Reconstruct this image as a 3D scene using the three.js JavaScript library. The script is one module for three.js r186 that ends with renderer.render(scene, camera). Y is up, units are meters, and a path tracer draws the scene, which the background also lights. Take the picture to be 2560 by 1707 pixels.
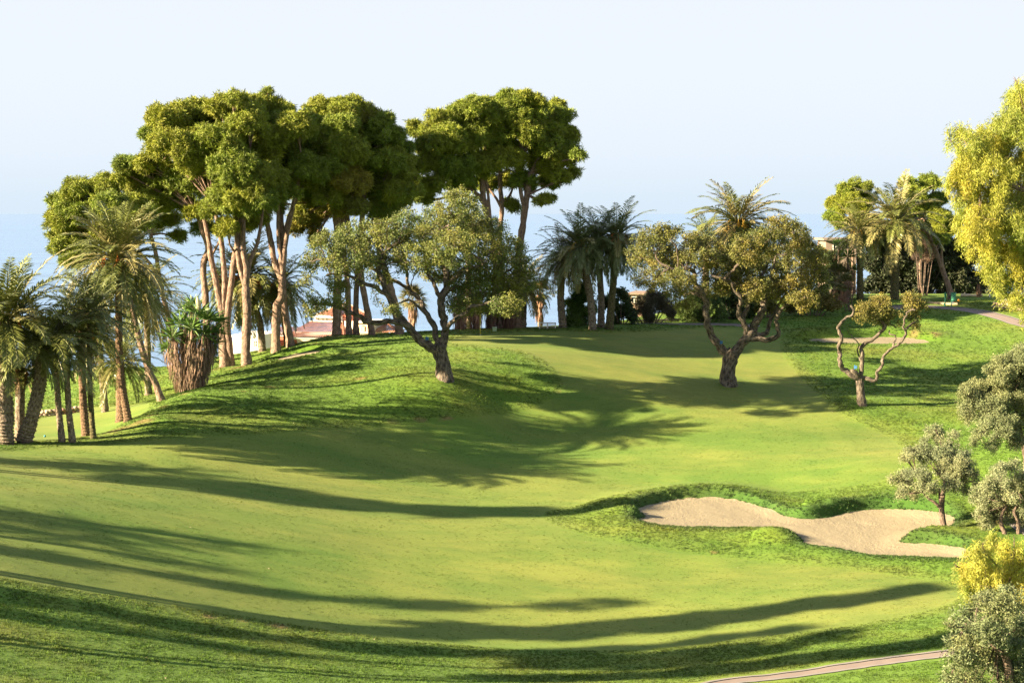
import * as THREE from 'three';
import { mergeGeometries } from 'three/addons/utils/BufferGeometryUtils.js';
import { ImprovedNoise } from 'three/addons/math/ImprovedNoise.js';

// ---------------------------------------------------------------- camera, sky, sun, exposure
const scene = new THREE.Scene();
const EYE = 60;                                     // metres above the sea
const FOCAL = 4000, MIDX = 1176, MIDY = 784, HORIZON = 488;
const PITCH = Math.atan((MIDY - HORIZON) / FOCAL);
const camera = new THREE.PerspectiveCamera(2 * Math.atan(MIDY / FOCAL) * 180 / Math.PI, 1024 / 682, 0.5, 90000);
camera.position.set(0, EYE, 0);
camera.rotation.x = -PITCH;
scene.add(camera);
const renderer = new THREE.WebGLRenderer({ antialias: true });
renderer.setSize(1024, 682);
renderer.toneMapping = THREE.LinearToneMapping;
renderer.toneMappingExposure = 6.0;
renderer.shadowMap.enabled = true;
const SUN_EL = 22 * Math.PI / 180, SUN_AZ = 18 * Math.PI / 180;   // low, from the left, slightly from the camera's side
const SUN = new THREE.Vector3(-Math.cos(SUN_EL) * Math.cos(SUN_AZ), Math.sin(SUN_EL), Math.cos(SUN_EL) * Math.sin(SUN_AZ));
const sun = new THREE.DirectionalLight(new THREE.Color().setRGB(1, 0.79, 0.5), 5);
sun.position.copy(SUN).multiplyScalar(300).add(new THREE.Vector3(0, 45, -110));
sun.target.position.set(0, 45, -110);
sun.castShadow = true; sun.shadow.radius = 1;
Object.assign(sun.shadow.camera, { left: -110, right: 110, top: 70, bottom: -70, near: 1, far: 700 });
sun.shadow.mapSize.set(4096, 4096);
scene.add(sun, sun.target);
{ // clear, hazy morning sky: pale at the horizon, bluer overhead, a soft glow round the sun
  const w = 512, h = 256, d = new Float32Array(w * h * 4), v = new THREE.Vector3();
  const S = new THREE.Vector3(SUN.x, SUN.y, SUN.z);
  for (let j = 0; j < h; j++) for (let i = 0; i < w; i++) {
    const el = ((j + 0.5) / h - 0.5) * Math.PI, az = ((i + 0.5) / w - 0.5) * 2 * Math.PI;
    v.set(Math.cos(el) * Math.cos(az), Math.sin(el), Math.cos(el) * Math.sin(az));
    const e = Math.max(0, v.y), c = Math.max(0, v.dot(S));
    const hz = Math.exp(-e * 22), md = Math.exp(-1.5 * Math.pow(e, 1.5));
    const glow = 0.05 * Math.pow(c, 6) + 0.1 * Math.pow(c, 40);
    const k = (j * w + i) * 4;
    d[k] = 0.011 + 0.119 * md - 0.033 * hz + glow;
    d[k + 1] = 0.023 + 0.113 * md - 0.022 * hz + glow * 0.9;
    d[k + 2] = 0.056 + 0.088 * md - 0.014 * hz + glow * 0.7;
    d[k] *= 1.2; d[k + 1] *= 1.21; d[k + 2] *= 1.22; d[k + 3] = 1;
  }
  const t = new THREE.DataTexture(d, w, h, THREE.RGBAFormat, THREE.FloatType);
  t.mapping = THREE.EquirectangularReflectionMapping; t.minFilter = t.magFilter = THREE.LinearFilter; t.needsUpdate = true;
  scene.background = t; scene.environment = t;
}

// ---------------------------------------------------------------- helpers
const V = (x, y, z) => new THREE.Vector3(x, y, z);
let seed = 1234567;
const setSeed = s => { seed = s >>> 0; };
const rnd = () => { seed = (seed + 0x6D2B79F5) | 0; let t = Math.imul(seed ^ (seed >>> 15), 1 | seed); t = (t + Math.imul(t ^ (t >>> 7), 61 | t)) ^ t; return ((t ^ (t >>> 14)) >>> 0) / 4294967296; };
const rr = (a, b) => a + (b - a) * rnd();
const gauss = () => (rnd() + rnd() + rnd() + rnd() - 2) * 0.87;
const clamp = (x, a = 0, b = 1) => Math.min(b, Math.max(a, x));
const sstep = (a, b, x) => { const t = clamp((x - a) / (b - a)); return t * t * (3 - 2 * t); };
const perlin = new ImprovedNoise();
const noise = (x, y, z = 0) => perlin.noise(x, y, z);
const fbm = (x, y, o = 4) => { let s = 0, a = 0.5; for (let i = 0; i < o; i++) { s += a * noise(x, y, i * 7.3 + 0.5); x *= 2.03; y *= 2.03; a *= 0.5; } return s; };
const RGB = (r, g, b) => new THREE.Color().setRGB(r, g, b);
const cosP = Math.cos(PITCH), sinP = Math.sin(PITCH);
// the line of sight through a point of the picture (measured on a 2352 x 1568 print) and the point on it D metres ahead
const sight = (X, Y) => { const a = (X - MIDX) / FOCAL, b = (MIDY - Y) / FOCAL; return V(a, b * cosP - sinP, -b * sinP - cosP); };
const at = (X, Y, D) => { const r = sight(X, Y); return r.multiplyScalar(D / -r.z).add(camera.position); };
const mpp = D => D / FOCAL;

const used = {};
const numbered = n => { const k = used[n] = (used[n] ?? -1) + 1; return k ? `${n}_${String(k).padStart(3, '0')}` : n; };
function thing(name, label, category, p, group) {
  const o = new THREE.Group(); o.name = numbered(name); o.position.copy(p);
  o.userData = { label, category }; if (group) o.userData.group = group;
  scene.add(o); return o;
}
function part(name, geo, mat, parent, label) {
  const m = new THREE.Mesh(geo, mat); m.name = name; if (label) m.userData.label = label; parent.add(m); return m;
}
function structure(name, geo, mat, label, kind = 'structure', category = name.replace(/_/g, ' ')) {
  const m = new THREE.Mesh(geo, mat); m.name = numbered(name); m.userData = { label, category, kind }; scene.add(m); return m;
}
function canvasless(size, fn, srgb = false, rep = 1) { // a texture computed texel by texel; fn(u, v) gives [r, g, b] 0..1
  const d = new Uint8Array(size * size * 4);
  for (let j = 0; j < size; j++) for (let i = 0; i < size; i++) {
    const c = fn(i / size, j / size), k = (j * size + i) * 4;
    d[k] = clamp(c[0]) * 255; d[k + 1] = clamp(c[1]) * 255; d[k + 2] = clamp(c[2]) * 255; d[k + 3] = 255;
  }
  const t = new THREE.DataTexture(d, size, size, THREE.RGBAFormat);
  t.wrapS = t.wrapT = THREE.RepeatWrapping; t.minFilter = t.magFilter = THREE.LinearFilter;
  if (srgb) t.colorSpace = THREE.SRGBColorSpace;
  t.repeat.set(rep, rep); t.needsUpdate = true; return t;
}
// noise that repeats without a seam
const tile = (u, v, f, s = 0) => { const a = noise(u * f, v * f, s), b = noise((u - 1) * f, v * f, s), c = noise(u * f, (v - 1) * f, s), d = noise((u - 1) * f, (v - 1) * f, s); return (a * (1 - u) + b * u) * (1 - v) + (c * (1 - u) + d * u) * v; };

// ---------------------------------------------------------------- the lie of the land: a smooth surface through surveyed points (picture X, picture Y, metres ahead)
const survey = [
  [-700, 1568, 50], [-300, 1568, 54], [0, 1568, 58], [300, 1568, 60.5], [600, 1568, 63], [1176, 1568, 67], [1650, 1568, 67], [2100, 1568, 65], [2352, 1568, 63], [2700, 1568, 60],
  [-700, 1250, 70], [-300, 1285, 71], [0, 1330, 72], [300, 1373, 73.5], [600, 1420, 74.5], [900, 1462, 75], [1200, 1490, 74.5], [1500, 1480, 75.5], [1900, 1440, 76.5], [2200, 1390, 79], [2352, 1370, 79], [2700, 1300, 80],
  [1900, 1530, 69], [2150, 1510, 69], [1176, 1420, 79], [1500, 1385, 82], [2000, 1370, 82], [600, 1340, 79.5], [0, 1240, 78],
  [-600, 1050, 86], [0, 1150, 84], [600, 1240, 85.5], [1176, 1320, 85], [1600, 1290, 88], [1800, 1300, 87.5], [2200, 1340, 84], [2352, 1310, 85],
  [1176, 1240, 90], [1450, 1225, 91.5], [1176, 1185, 95], [600, 1150, 93], [0, 1085, 91], [-400, 1035, 90],
  [1470, 1180, 96], [1600, 1205, 94], [1750, 1225, 92.5], [1600, 1152, 99.5], [1800, 1178, 97.5], [1870, 1196, 95.5], [2050, 1175, 97.5], [2160, 1190, 95.5], [1950, 1240, 91.5], [2150, 1265, 89.5], [2250, 1275, 88],
  [1500, 1140, 101], [1800, 1135, 102], [2080, 1112, 102], [2200, 1210, 94], [2318, 1234, 90], [2352, 1200, 93], [2352, 1120, 98], [2700, 1080, 98],
  [0, 1040, 98.5], [600, 1060, 102], [1000, 1098, 103.5], [1300, 1080, 106], [1600, 1075, 107], [2000, 1070, 105.5], [2250, 1060, 104], [2600, 980, 106],
  [0, 1020, 101.5], [200, 1012, 103.5], [60, 1018, 101.5], [-300, 985, 97], [-700, 940, 95],
  [1176, 1000, 113], [1176, 940, 117.5], [1600, 960, 117], [1020, 868, 117.5], [1176, 868, 121], [1290, 860, 123], [1450, 900, 121], [1450, 820, 131], [1450, 772, 141], [1450, 747, 148],
  [1100, 769, 139], [1100, 757, 144], [1290, 750, 148], [940, 770, 137], [765, 783, 136], [628, 814, 134], [690, 818, 130], [487, 825, 136], [560, 838, 133], [514, 843, 131], [430, 898, 115], [372, 919, 115.5],
  [230, 1004, 104.5], [290, 985, 106.5], [350, 952, 108], [480, 960, 109], [480, 1003, 104.5], [700, 900, 116], [700, 985, 108], [880, 800, 131], [900, 850, 121.5], [900, 955, 112.5],
  [277, 967, 111], [150, 1000, 108], [200, 945, 119], [330, 925, 121], [300, 852, 143], [440, 840, 145.5], [200, 850, 144], [100, 955, 124], [60, 905, 140], [-300, 880, 140],
  [1672, 885, 126], [1980, 931, 120.5], [1850, 880, 128.5], [2050, 1000, 115], [2200, 980, 116], [1800, 800, 139], [1900, 781, 144.5], [2000, 786, 145], [2140, 789, 146], [2000, 752, 153], [2200, 850, 136], [2200, 760, 151], [2352, 900, 128], [2352, 760, 150], [2600, 760, 150],
  [2200, 704, 164], [2352, 728, 156.5], [2290, 709, 161.5], [2100, 712, 161], [1930, 722, 159], [1700, 742, 154], [1616, 737, 157.5], [1440, 742, 154], [2140, 692, 169], [2310, 690, 169], [2060, 690, 168], [1976, 692, 167], [2500, 692, 168],
];
const heights = [ // points known by place and height instead: x, z, metres above the sea
  [0, 6, 54], [-40, 6, 56], [40, 6, 53], [0, -35, 48], [-40, -35, 50], [40, -35, 46],
  [-110, -60, 52], [-110, -100, 51], [-90, -80, 50.5], [-90, -120, 51], [-70, -140, 48], [-110, -150, 48], [100, -80, 49], [100, -120, 52], [100, -160, 53],
  [-60, -168, 41], [-30, -168, 43], [-15, -170, 44], [0, -172, 47], [15, -180, 49.6], [35, -190, 50.9], [60, -190, 51], [-60, -190, 36], [-20, -190, 37], [5, -195, 45], [-100, -190, 36],
];
// the valley floor falls away to the right: points there lie a little farther off
const pins = survey.map(([X, Y, D]) => { D *= 1 + 0.05 * clamp((X + 100) / 1500) * clamp((166 - D) / 35); const p = at(X, Y, D); return [p.x, p.z, p.y]; }).concat(heights);
const land = (() => {
  const n = pins.length, N = n + 3, A = [], U = r2 => r2 < 1e-9 ? 0 : r2 * Math.log(r2);
  for (let i = 0; i < N; i++) A.push(new Float64Array(N + 1));
  for (let i = 0; i < n; i++) {
    for (let j = 0; j < n; j++) { const dx = (pins[i][0] - pins[j][0]) / 50, dz = (pins[i][1] - pins[j][1]) / 50; A[i][j] = U(dx * dx + dz * dz); }
    A[i][i] += 0.0025;
    A[i][n] = A[n][i] = 1; A[i][n + 1] = A[n + 1][i] = pins[i][0] / 50; A[i][n + 2] = A[n + 2][i] = pins[i][1] / 50; A[i][N] = pins[i][2];
  }
  for (let c = 0; c < N; c++) {
    let p = c; for (let r = c + 1; r < N; r++) if (Math.abs(A[r][c]) > Math.abs(A[p][c])) p = r;
    [A[c], A[p]] = [A[p], A[c]];
    for (let r = c + 1; r < N; r++) { const f = A[r][c] / A[c][c]; if (f) for (let k = c; k <= N; k++) A[r][k] -= f * A[c][k]; }
  }
  const w = new Float64Array(N);
  for (let r = N - 1; r >= 0; r--) { let s = A[r][N]; for (let k = r + 1; k < N; k++) s -= A[r][k] * w[k]; w[r] = s / A[r][r]; }
  return (x, z) => {
    const zz = Math.max(z, -190), xx = clamp(x, -110, 100), a = xx / 50, b = zz / 50;
    let s = w[n] + w[n + 1] * a + w[n + 2] * b;
    for (let i = 0; i < n; i++) { const dx = a - pins[i][0] / 50, dz = b - pins[i][1] / 50, r2 = dx * dx + dz * dz; if (r2 > 1e-9) s += w[i] * r2 * Math.log(r2); }
    return s - (z < -190 ? (-190 - z) * 0.4 : 0);
  };
})();
// where the line of sight through (X, Y) first meets the land
function hit(X, Y, from = 45, to = 200, f = land) {
  const r = sight(X, Y); r.multiplyScalar(1 / -r.z);
  let a = from;
  for (let D = from; D < to; D += 0.4) { if (EYE + r.y * D < f(r.x * D, -D)) { let lo = a, hi = D; for (let k = 0; k < 12; k++) { const m = (lo + hi) / 2; if (EYE + r.y * m < f(r.x * m, -m)) hi = m; else lo = m; } return [r.x * hi, -hi]; } a = D; }
  return [r.x * to, -to];
}
const flat = ([X, Y, D]) => { if (D) { const p = at(X, Y, D); return [p.x, p.z]; } return hit(X, Y); };
function rounded(p, closed = true, times = 2) {
  for (let t = 0; t < times; t++) { const q = []; const n = p.length; if (!closed) q.push(p[0]);
    for (let i = 0; i < (closed ? n : n - 1); i++) { const a = p[i], b = p[(i + 1) % n]; q.push([a[0] * 0.75 + b[0] * 0.25, a[1] * 0.75 + b[1] * 0.25], [a[0] * 0.25 + b[0] * 0.75, a[1] * 0.25 + b[1] * 0.75]); }
    if (!closed) q.push(p[n - 1]); p = q; }
  return p;
}
// signed distance to a closed outline (negative inside) or distance to an open line; far away only the sign is exact
function outline(p, closed = true) {
  let x0 = 1e9, x1 = -1e9, z0 = 1e9, z1 = -1e9;
  for (const [x, z] of p) { x0 = Math.min(x0, x); x1 = Math.max(x1, x); z0 = Math.min(z0, z); z1 = Math.max(z1, z); }
  const n = p.length, M = 6;
  return (x, z, g) => {
    const bx = Math.max(x0 - x, 0, x - x1), bz = Math.max(z0 - z, 0, z - z1);
    if (bx > M || bz > M) return Math.max(bx, bz);
    let best = 1e9, inside = false, gx = 0, gz = 0;
    for (let i = 0, j = n - 1; i < n; j = i++) {
      if (!closed && i === 0) continue;
      const ax = p[j][0], az = p[j][1], ex = p[i][0] - ax, ez = p[i][1] - az;
      const t = clamp(((x - ax) * ex + (z - az) * ez) / (ex * ex + ez * ez + 1e-12)), dx = x - ax - t * ex, dz = z - az - t * ez, d = dx * dx + dz * dz;
      if (d < best) { best = d; gx = dx; gz = dz; }
      if (closed && (p[i][1] > z) !== (p[j][1] > z) && x < ex * (z - az) / ez + ax) inside = !inside;
    }
    const d = Math.sqrt(best); if (g) { g[0] = gx / (d + 1e-9); g[1] = gz / (d + 1e-9); }
    return inside ? -d : d;
  };
}
const zoomed = (x0, y0, s, list) => list.map(([x, y]) => [x0 + s * x, y0 + s * y]);
const fairwayLine = rounded([[-700, 1235], [-300, 1283], [0, 1328], [300, 1370], [600, 1420], [900, 1464], [1200, 1490], [1450, 1492], [1681, 1469], [1843, 1449], [1985, 1431], [2140, 1400], [2212, 1372], [2195, 1343], [2005, 1315], [1803, 1295], [1600, 1272], [1396, 1244], [1300, 1217], [1245, 1195], [1246, 1176], [1300, 1163], [1400, 1150],
  [1500, 1136], [1650, 1128], [1800, 1128], [1985, 1112], [2046, 1100], [2080, 1075], [2078, 1040], [2050, 1003], [1985, 980], [1905, 940], [1855, 880], [1805, 830], [1788, 795], [1800, 768, 151], [1790, 754, 153], [1700, 745, 154], [1450, 747, 147], [1290, 751, 147], [1100, 758, 143.5], [1040, 767, 139], [1035, 776, 136], [1190, 800], [1250, 825], [1285, 860], [1300, 890], [1268, 920], [1180, 948], [1060, 965], [900, 977], [700, 991], [500, 1002], [350, 1013], [150, 1026], [-100, 1032], [-700, 1000]].map(flat));
const lowerLine = rounded([[60, 1014], [120, 1010], [230, 998], [280, 972], [350, 935], [330, 925], [190, 932], [110, 957], [60, 985], [-200, 1000, 104], [-200, 1005, 100]].map(flat));
const sandLine = rounded(zoomed(1396, 937, 0.40625, [[150, 580], [215, 553], [330, 530], [450, 515], [560, 511], [680, 517], [760, 530], [850, 555], [940, 590], [1000, 615], [1080, 630], [1150, 633], [1230, 625], [1330, 605], [1440, 585], [1560, 573], [1680, 577], [1800, 585], [1900, 598], [1960, 618], [1968, 643], [1945, 668], [1900, 685], [1850, 690], [1780, 698], [1700, 722], [1640, 762], [1700, 770], [1800, 771], [1900, 778], [2000, 792], [2070, 820], [2040, 850], [1960, 854], [1850, 848], [1700, 841], [1500, 833], [1380, 815], [1280, 795], [1190, 781], [1110, 772], [1105, 752], [1030, 716], [950, 690], [870, 678], [800, 675], [700, 677], [550, 675], [400, 672], [260, 662], [190, 645], [155, 632], [222, 622], [200, 598]]).map(flat), true, 1);
const sand2Line = rounded([[1855, 780], [1900, 777], [1960, 777], [2005, 776], [2041, 774], [2090, 777], [2145, 785], [2125, 789], [2050, 790], [1960, 789], [1900, 787], [1860, 784]].map(flat));
const sand3Line = rounded([[630, 827], [660, 817], [700, 810], [740, 805], [728, 812], [692, 819], [655, 828]].map(flat));
const path1 = rounded([[1400, 1625], [1652, 1568], [1762, 1559], [1883, 1542], [2005, 1524], [2087, 1512], [2160, 1504], [2230, 1494], [2330, 1440], [2420, 1340], [2400, 1250], [2352, 1207], [2330, 1198], [2400, 1120]].map(flat), false, 2);
const path2 = rounded([[2040, 704, 163], [2130, 703, 164], [2200, 705.5, 163], [2263, 712, 160.5], [2310, 720, 158], [2352, 729, 155.5], [2500, 750, 151]].map(flat), false, 2);
const path3 = rounded([[1400, 742, 154], [1470, 740.5, 154.5], [1560, 738.5, 155], [1640, 737, 155.5], [1720, 738, 154.5]].map(flat), false, 2);
const inFairway = outline(fairwayLine), inLower = outline(lowerLine), inSand = outline(sandLine), inSand2 = outline(sand2Line), inSand3 = outline(sand3Line);
const onPath1 = outline(path1, false), onPath2 = outline(path2, false), onPath3 = outline(path3, false);
const humps = [[1770, 1236, 0.38, 1.7, 0.8], [2165, 1232, 0.25, 2.2, 1.0], [1870, 1176, 0.3, 2.4, 0.8], [770, 781, 0.35, 2.5, 1.6], [700, 796, 0.25, 2.0, 1.5], [1672, 885, 0.18, 0.9, 0.8]].map(([X, Y, h, a, b]) => [...hit(X, Y), h, a, b]);
const grad = [0, 0];
function lips(x, z) { // turf rims that stand above the sand, and small humps
  let s = 0;
  const d = inSand(x, z, grad);
  if (d > 0 && d < 6) { const back = Math.max(0, -grad[1]), left = Math.max(0, -grad[0]); s += (0.1 + 0.5 * back + 0.14 * left) * sstep(0, 0.5, d) * (1 - sstep(0.7, 4.5, d)); }
  else if (d <= 0) s -= 0.1 * sstep(0, 1.2, -d);
  const e = inSand2(x, z, grad);
  if (e > 0 && e < 6) s += 0.6 * Math.max(0, -grad[1]) * sstep(0, 1.0, e) * (1 - sstep(1.2, 4.5, e)); else if (e <= 0) s -= 0.03 * sstep(0, 1, -e);
  const f = inSand3(x, z, grad);
  if (f > 0 && f < 5) s += (0.05 + 0.3 * Math.max(0, -grad[1])) * sstep(0, 0.6, f) * (1 - sstep(0.8, 3, f));
  for (const [hx, hz, h, a, b] of humps) { const q = ((x - hx) / a) ** 2 + ((z - hz) / b) ** 2; if (q < 9) s += h * Math.exp(-q * 1.2); }
  return s;
}
function roughness(x, z) { // how much the turf is rough (1) or mown (0)
  return sstep(-0.1, 0.5, Math.min(inFairway(x, z), inLower(x, z)));
}
const H = (x, z) => {
  let y = land(x, z) + lips(x, z);
  const inView = z < -50 && z > -170 && Math.abs(x) < 60;
  if (inView) { const r = roughness(x, z); y += 0.05 * fbm(x * 0.22, z * 0.22, 3) + r * (0.03 + 0.05 * fbm(x * 1.1, z * 1.1, 2)); }
  return y;
};
const ground = (X, Y, from = 45, to = 200) => { const [x, z] = hit(X, Y, from, to); return V(x, H(x, z), z); };
const onGround = (X, D) => { const x = (X - MIDX) / FOCAL * D; return V(x, H(x, -D), -D); };   // a point D metres ahead below picture column X
// ---------------------------------------------------------------- materials
const std = (o) => new THREE.MeshStandardMaterial(o);
const leafMat = (r, g, b, through = 0.4, rough = 0.75, o = {}) => new THREE.MeshPhysicalMaterial({ color: RGB(r, g, b), roughness: rough, transmission: through, thickness: 0, side: THREE.DoubleSide, ior: 1.35, ...o });
const mownTex = canvasless(512, (u, v) => { const n = 0.5 + 0.4 * tile(u, v, 44, 1) + 0.35 * tile(u, v, 120, 2) + 0.3 * tile(u, v, 17, 3); const k = 0.7 + 0.42 * n; return [k, k, k * 0.98]; }, false);
mownTex.repeat.set(0.25, 0.25);
const mownBump = canvasless(512, (u, v) => { const n = 0.5 + 0.3 * tile(u, v, 90, 5) + 0.35 * tile(u, v, 200, 6); return [n, n, n]; }); mownBump.repeat.set(0.25, 0.25);
const sandTex = canvasless(512, (u, v) => { const n = 0.5 + 0.3 * tile(u, v, 14, 11) + 0.25 * tile(u, v, 60, 12) + 0.3 * tile(u, v, 150, 13); const k = 0.78 + 0.26 * n; return [k, k * 0.985, k * 0.96]; }); sandTex.repeat.set(0.2, 0.2);
const sandBump = canvasless(512, (u, v) => { const n = 0.5 + 0.22 * Math.sin(v * 2 * Math.PI * 26 + 3 * tile(u, v, 5, 21)) + 0.3 * tile(u, v, 60, 22) + 0.3 * tile(u, v, 24, 23); return [n, n, n]; }); sandBump.repeat.set(0.2, 0.2);
const M = {
  fairway: std({ vertexColors: true, map: mownTex, bumpMap: mownBump, bumpScale: 0.04, roughness: 0.95 }),
  rough: std({ vertexColors: true, map: mownTex, bumpMap: mownBump, bumpScale: 0.03, roughness: 1 }),
  sand: std({ color: RGB(0.235, 0.205, 0.138), map: sandTex, bumpMap: sandBump, bumpScale: 0.06, roughness: 1 }),
  path: std({ color: RGB(0.19, 0.155, 0.145), map: sandTex, roughness: 0.9 }),
  kerb: std({ color: RGB(0.2, 0.19, 0.19), map: sandTex, roughness: 0.9 }),
};
// ---------------------------------------------------------------- terrain: one height field cut along the outlines of fairway, rough, sand and paths
{
  const line = (stops) => { const out = []; for (let i = 0; i < stops.length - 1; i++) { const [a, s] = stops[i], b = stops[i + 1][0], n = Math.max(1, Math.round(Math.abs(b - a) / s)); for (let k = 0; k < n; k++) out.push(a + (b - a) * k / n); } out.push(stops[stops.length - 1][0]); return out; };
  const xs = line([[-260, 12], [-110, 4], [-46, 0.42], [5, 0.16], [29, 0.42], [48, 4], [100, 12], [260, 1]]);
  const zs = line([[10, 5], [-46, 0.5], [-84, 0.16], [-104, 0.36], [-150, 0.5], [-172, 4], [-210, 12], [-420, 1]]);
  const nx = xs.length, nz = zs.length, G = new Float32Array(nx * nz), NR = new Float32Array(nx * nz * 3), F = [];
  for (let k = 0; k < 5; k++) F.push(new Float32Array(nx * nz));
  for (let j = 0; j < nz; j++) for (let i = 0; i < nx; i++) {
    const x = xs[i], z = zs[j], k = j * nx + i; G[k] = H(x, z);
    F[0][k] = Math.min(inSand(x, z), inSand2(x, z), inSand3(x, z));
    const p = Math.min(onPath1(x, z) - 0.42, onPath2(x, z) - 0.7, onPath3(x, z) - 0.8); F[1][k] = p; F[2][k] = p - 0.22;
    F[3][k] = inFairway(x, z); F[4][k] = inLower(x, z);
  }
  for (let j = 0; j < nz; j++) for (let i = 0; i < nx; i++) {
    const a = Math.max(0, i - 1), b = Math.min(nx - 1, i + 1), c = Math.max(0, j - 1), d = Math.min(nz - 1, j + 1), k = (j * nx + i) * 3;
    const gx = (G[j * nx + b] - G[j * nx + a]) / (xs[b] - xs[a]), gz = (G[d * nx + i] - G[c * nx + i]) / (zs[d] - zs[c]), l = Math.hypot(gx, 1, gz);
    NR[k] = -gx / l; NR[k + 1] = 1 / l; NR[k + 2] = -gz / l;
  }
  const zones = { sand: [], path: [], kerb: [], fairway: [], lower: [], rough: [] };
  const order = [['sand', 6], ['path', 7], ['kerb', 8], ['fairway', 9], ['lower', 10]];
  const lerp = (a, b, t) => { const o = new Array(11); for (let q = 0; q < 11; q++) o[q] = a[q] + (b[q] - a[q]) * t; return o; };
  function put(tri, step) {
    for (let s = step; s < order.length; s++) {
      const f = order[s][1], neg = tri.filter(v => v[f] < 0).length;
      if (neg === 3) { zones[order[s][0]].push(tri); return; }
      if (neg === 0) continue;
      const ins = [], outs = [];
      for (let i = 0; i < 3; i++) { const a = tri[i], b = tri[(i + 1) % 3]; (a[f] < 0 ? ins : outs).push(a); if ((a[f] < 0) !== (b[f] < 0)) { const m = lerp(a, b, a[f] / (a[f] - b[f])); ins.push(m); outs.push(m); } }
      for (let i = 1; i < ins.length - 1; i++) zones[order[s][0]].push([ins[0], ins[i], ins[i + 1]]);
      for (let i = 1; i < outs.length - 1; i++) put([outs[0], outs[i], outs[i + 1]], s + 1);
      return;
    }
    zones.rough.push(tri);
  }
  const vert = (i, j) => { const k = j * nx + i; return [xs[i], G[k], zs[j], NR[k * 3], NR[k * 3 + 1], NR[k * 3 + 2], F[0][k], F[1][k], F[2][k], F[3][k], F[4][k]]; };
  for (let j = 0; j < nz - 1; j++) for (let i = 0; i < nx - 1; i++) {
    const a = vert(i, j), b = vert(i + 1, j), c = vert(i + 1, j + 1), d = vert(i, j + 1);
    put([a, b, c], 0); put([a, c, d], 0);
  }
  function mesh(tris, color, raise = 0) {
    const n = tris.length * 3, P = new Float32Array(n * 3), N = new Float32Array(n * 3), U = new Float32Array(n * 2), C = color && new Float32Array(n * 3); let k = 0;
    for (const t of tris) for (const v of t) {
      P.set([v[0], v[1] + raise, v[2]], k * 3); N.set([v[3], v[4], v[5]], k * 3); U.set([v[0], v[2]], k * 2);
      if (color) C.set(color(v[0], v[2]), k * 3); k++;
    }
    const g = new THREE.BufferGeometry(); g.setAttribute('position', new THREE.BufferAttribute(P, 3)); g.setAttribute('normal', new THREE.BufferAttribute(N, 3)); g.setAttribute('uv', new THREE.BufferAttribute(U, 2));
    if (color) g.setAttribute('color', new THREE.BufferAttribute(C, 3));
    // winding: the grid runs away from the camera, so faces are turned to look up
    const idx = new Uint32Array(n); for (let q = 0; q < n; q += 3) { idx[q] = q; idx[q + 1] = q + 2; idx[q + 2] = q + 1; }
    const a = 0, ux = P[3] - P[0], uz = P[5] - P[2], wx = P[6] - P[0], wz = P[8] - P[2];
    if (uz * wx - ux * wz > 0) for (let q = 0; q < n; q += 3) { idx[q + 1] = q + 1; idx[q + 2] = q + 2; }
    g.setIndex(new THREE.BufferAttribute(idx, 1)); return g;
  }
  // turf colours: dry yellow patches, moist green ones, mowing lanes
  const mown = (x, z) => {
    const a = fbm(x * 0.07 + 3, z * 0.16 + 1, 4), b = fbm(x * 0.21 + 9, z * 0.5, 3), c = noise(x * 0.04, z * 0.05, 4.2);
    const lane = 0.5 + 0.5 * Math.sin((z * 0.96 + x * 0.22) * 1.15 + 0.8 * noise(x * 0.05, z * 0.1, 2));
    const e = fbm(x * 0.7 + 31, z * 1.9, 3), dry = clamp(0.5 + 1.4 * a + 0.6 * b + 0.5 * e), k = 0.97 + 0.14 * b + 0.12 * e + 0.05 * (lane - 0.5);
    return [(0.091 + 0.08 * dry) * k, (0.175 + 0.035 * dry + 0.015 * c) * k, (0.014 + 0.018 * dry) * k];
  };
  // worn spots where the earth or dead thatch shows
  const bare = [[255, 992, 1.0], [290, 980, 1.2], [320, 968, 1.2], [345, 955, 1.0], [375, 935, 0.9], [420, 905, 0.8], [440, 900, 0.8], [500, 848, 0.8], [545, 845, 0.9], [1288, 880, 0.6], [1285, 900, 0.6], [900, 970, 1.0], [960, 966, 1.0], [1030, 962, 0.8], [560, 900, 0.8], [620, 888, 0.9], [480, 1418, 0.5], [560, 1428, 0.6], [640, 1440, 0.6], [720, 1452, 0.5], [2280, 1205, 0.7], [2300, 1195, 0.8], [770, 782, 0.9], [720, 797, 0.8], [2100, 775, 0.9], [2150, 778, 0.8], [1640, 1270, 0.4], [830, 870, 0.7]].map(([X, Y, r]) => [...hit(X, Y), r]);
  const wild = (x, z) => {
    const a = fbm(x * 0.16 + 13, z * 0.2 + 1, 4), b = fbm(x * 0.8, z * 0.8, 3), dry = clamp(0.1 + 1.0 * a + 0.3 * b), k = 0.95 + 0.22 * b;
    let w = 0; for (const [dx, dz, r] of bare) { const q = ((x - dx) ** 2 + (z - dz) ** 2) / (r * r); if (q < 4) w = Math.max(w, Math.exp(-q * 1.4) + 0.9 * b + 0.5 * a - 0.15); } w = 0.75 * sstep(0.35, 0.95, w);
    const edge = 1 - sstep(0.2, 1.5, Math.max(0, inSand(x, z))), r = (0.088 + 0.1 * dry) * k * (1 - 0.62 * edge), g = (0.178 + 0.025 * dry) * k * (1 - 0.48 * edge), u = (0.008 + 0.014 * dry) * k; // lusher grass on the bunker lips, also darkened in colour for their shade
    const cut = 0.75 * (1 - sstep(0.1, 2.2 + 1.2 * b, Math.min(inFairway(x, z), inLower(x, z)))), f = cut > 0 ? mown(x, z) : [0, 0, 0], o = 1 - cut; // a first cut of middling length next to the fairway
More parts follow.
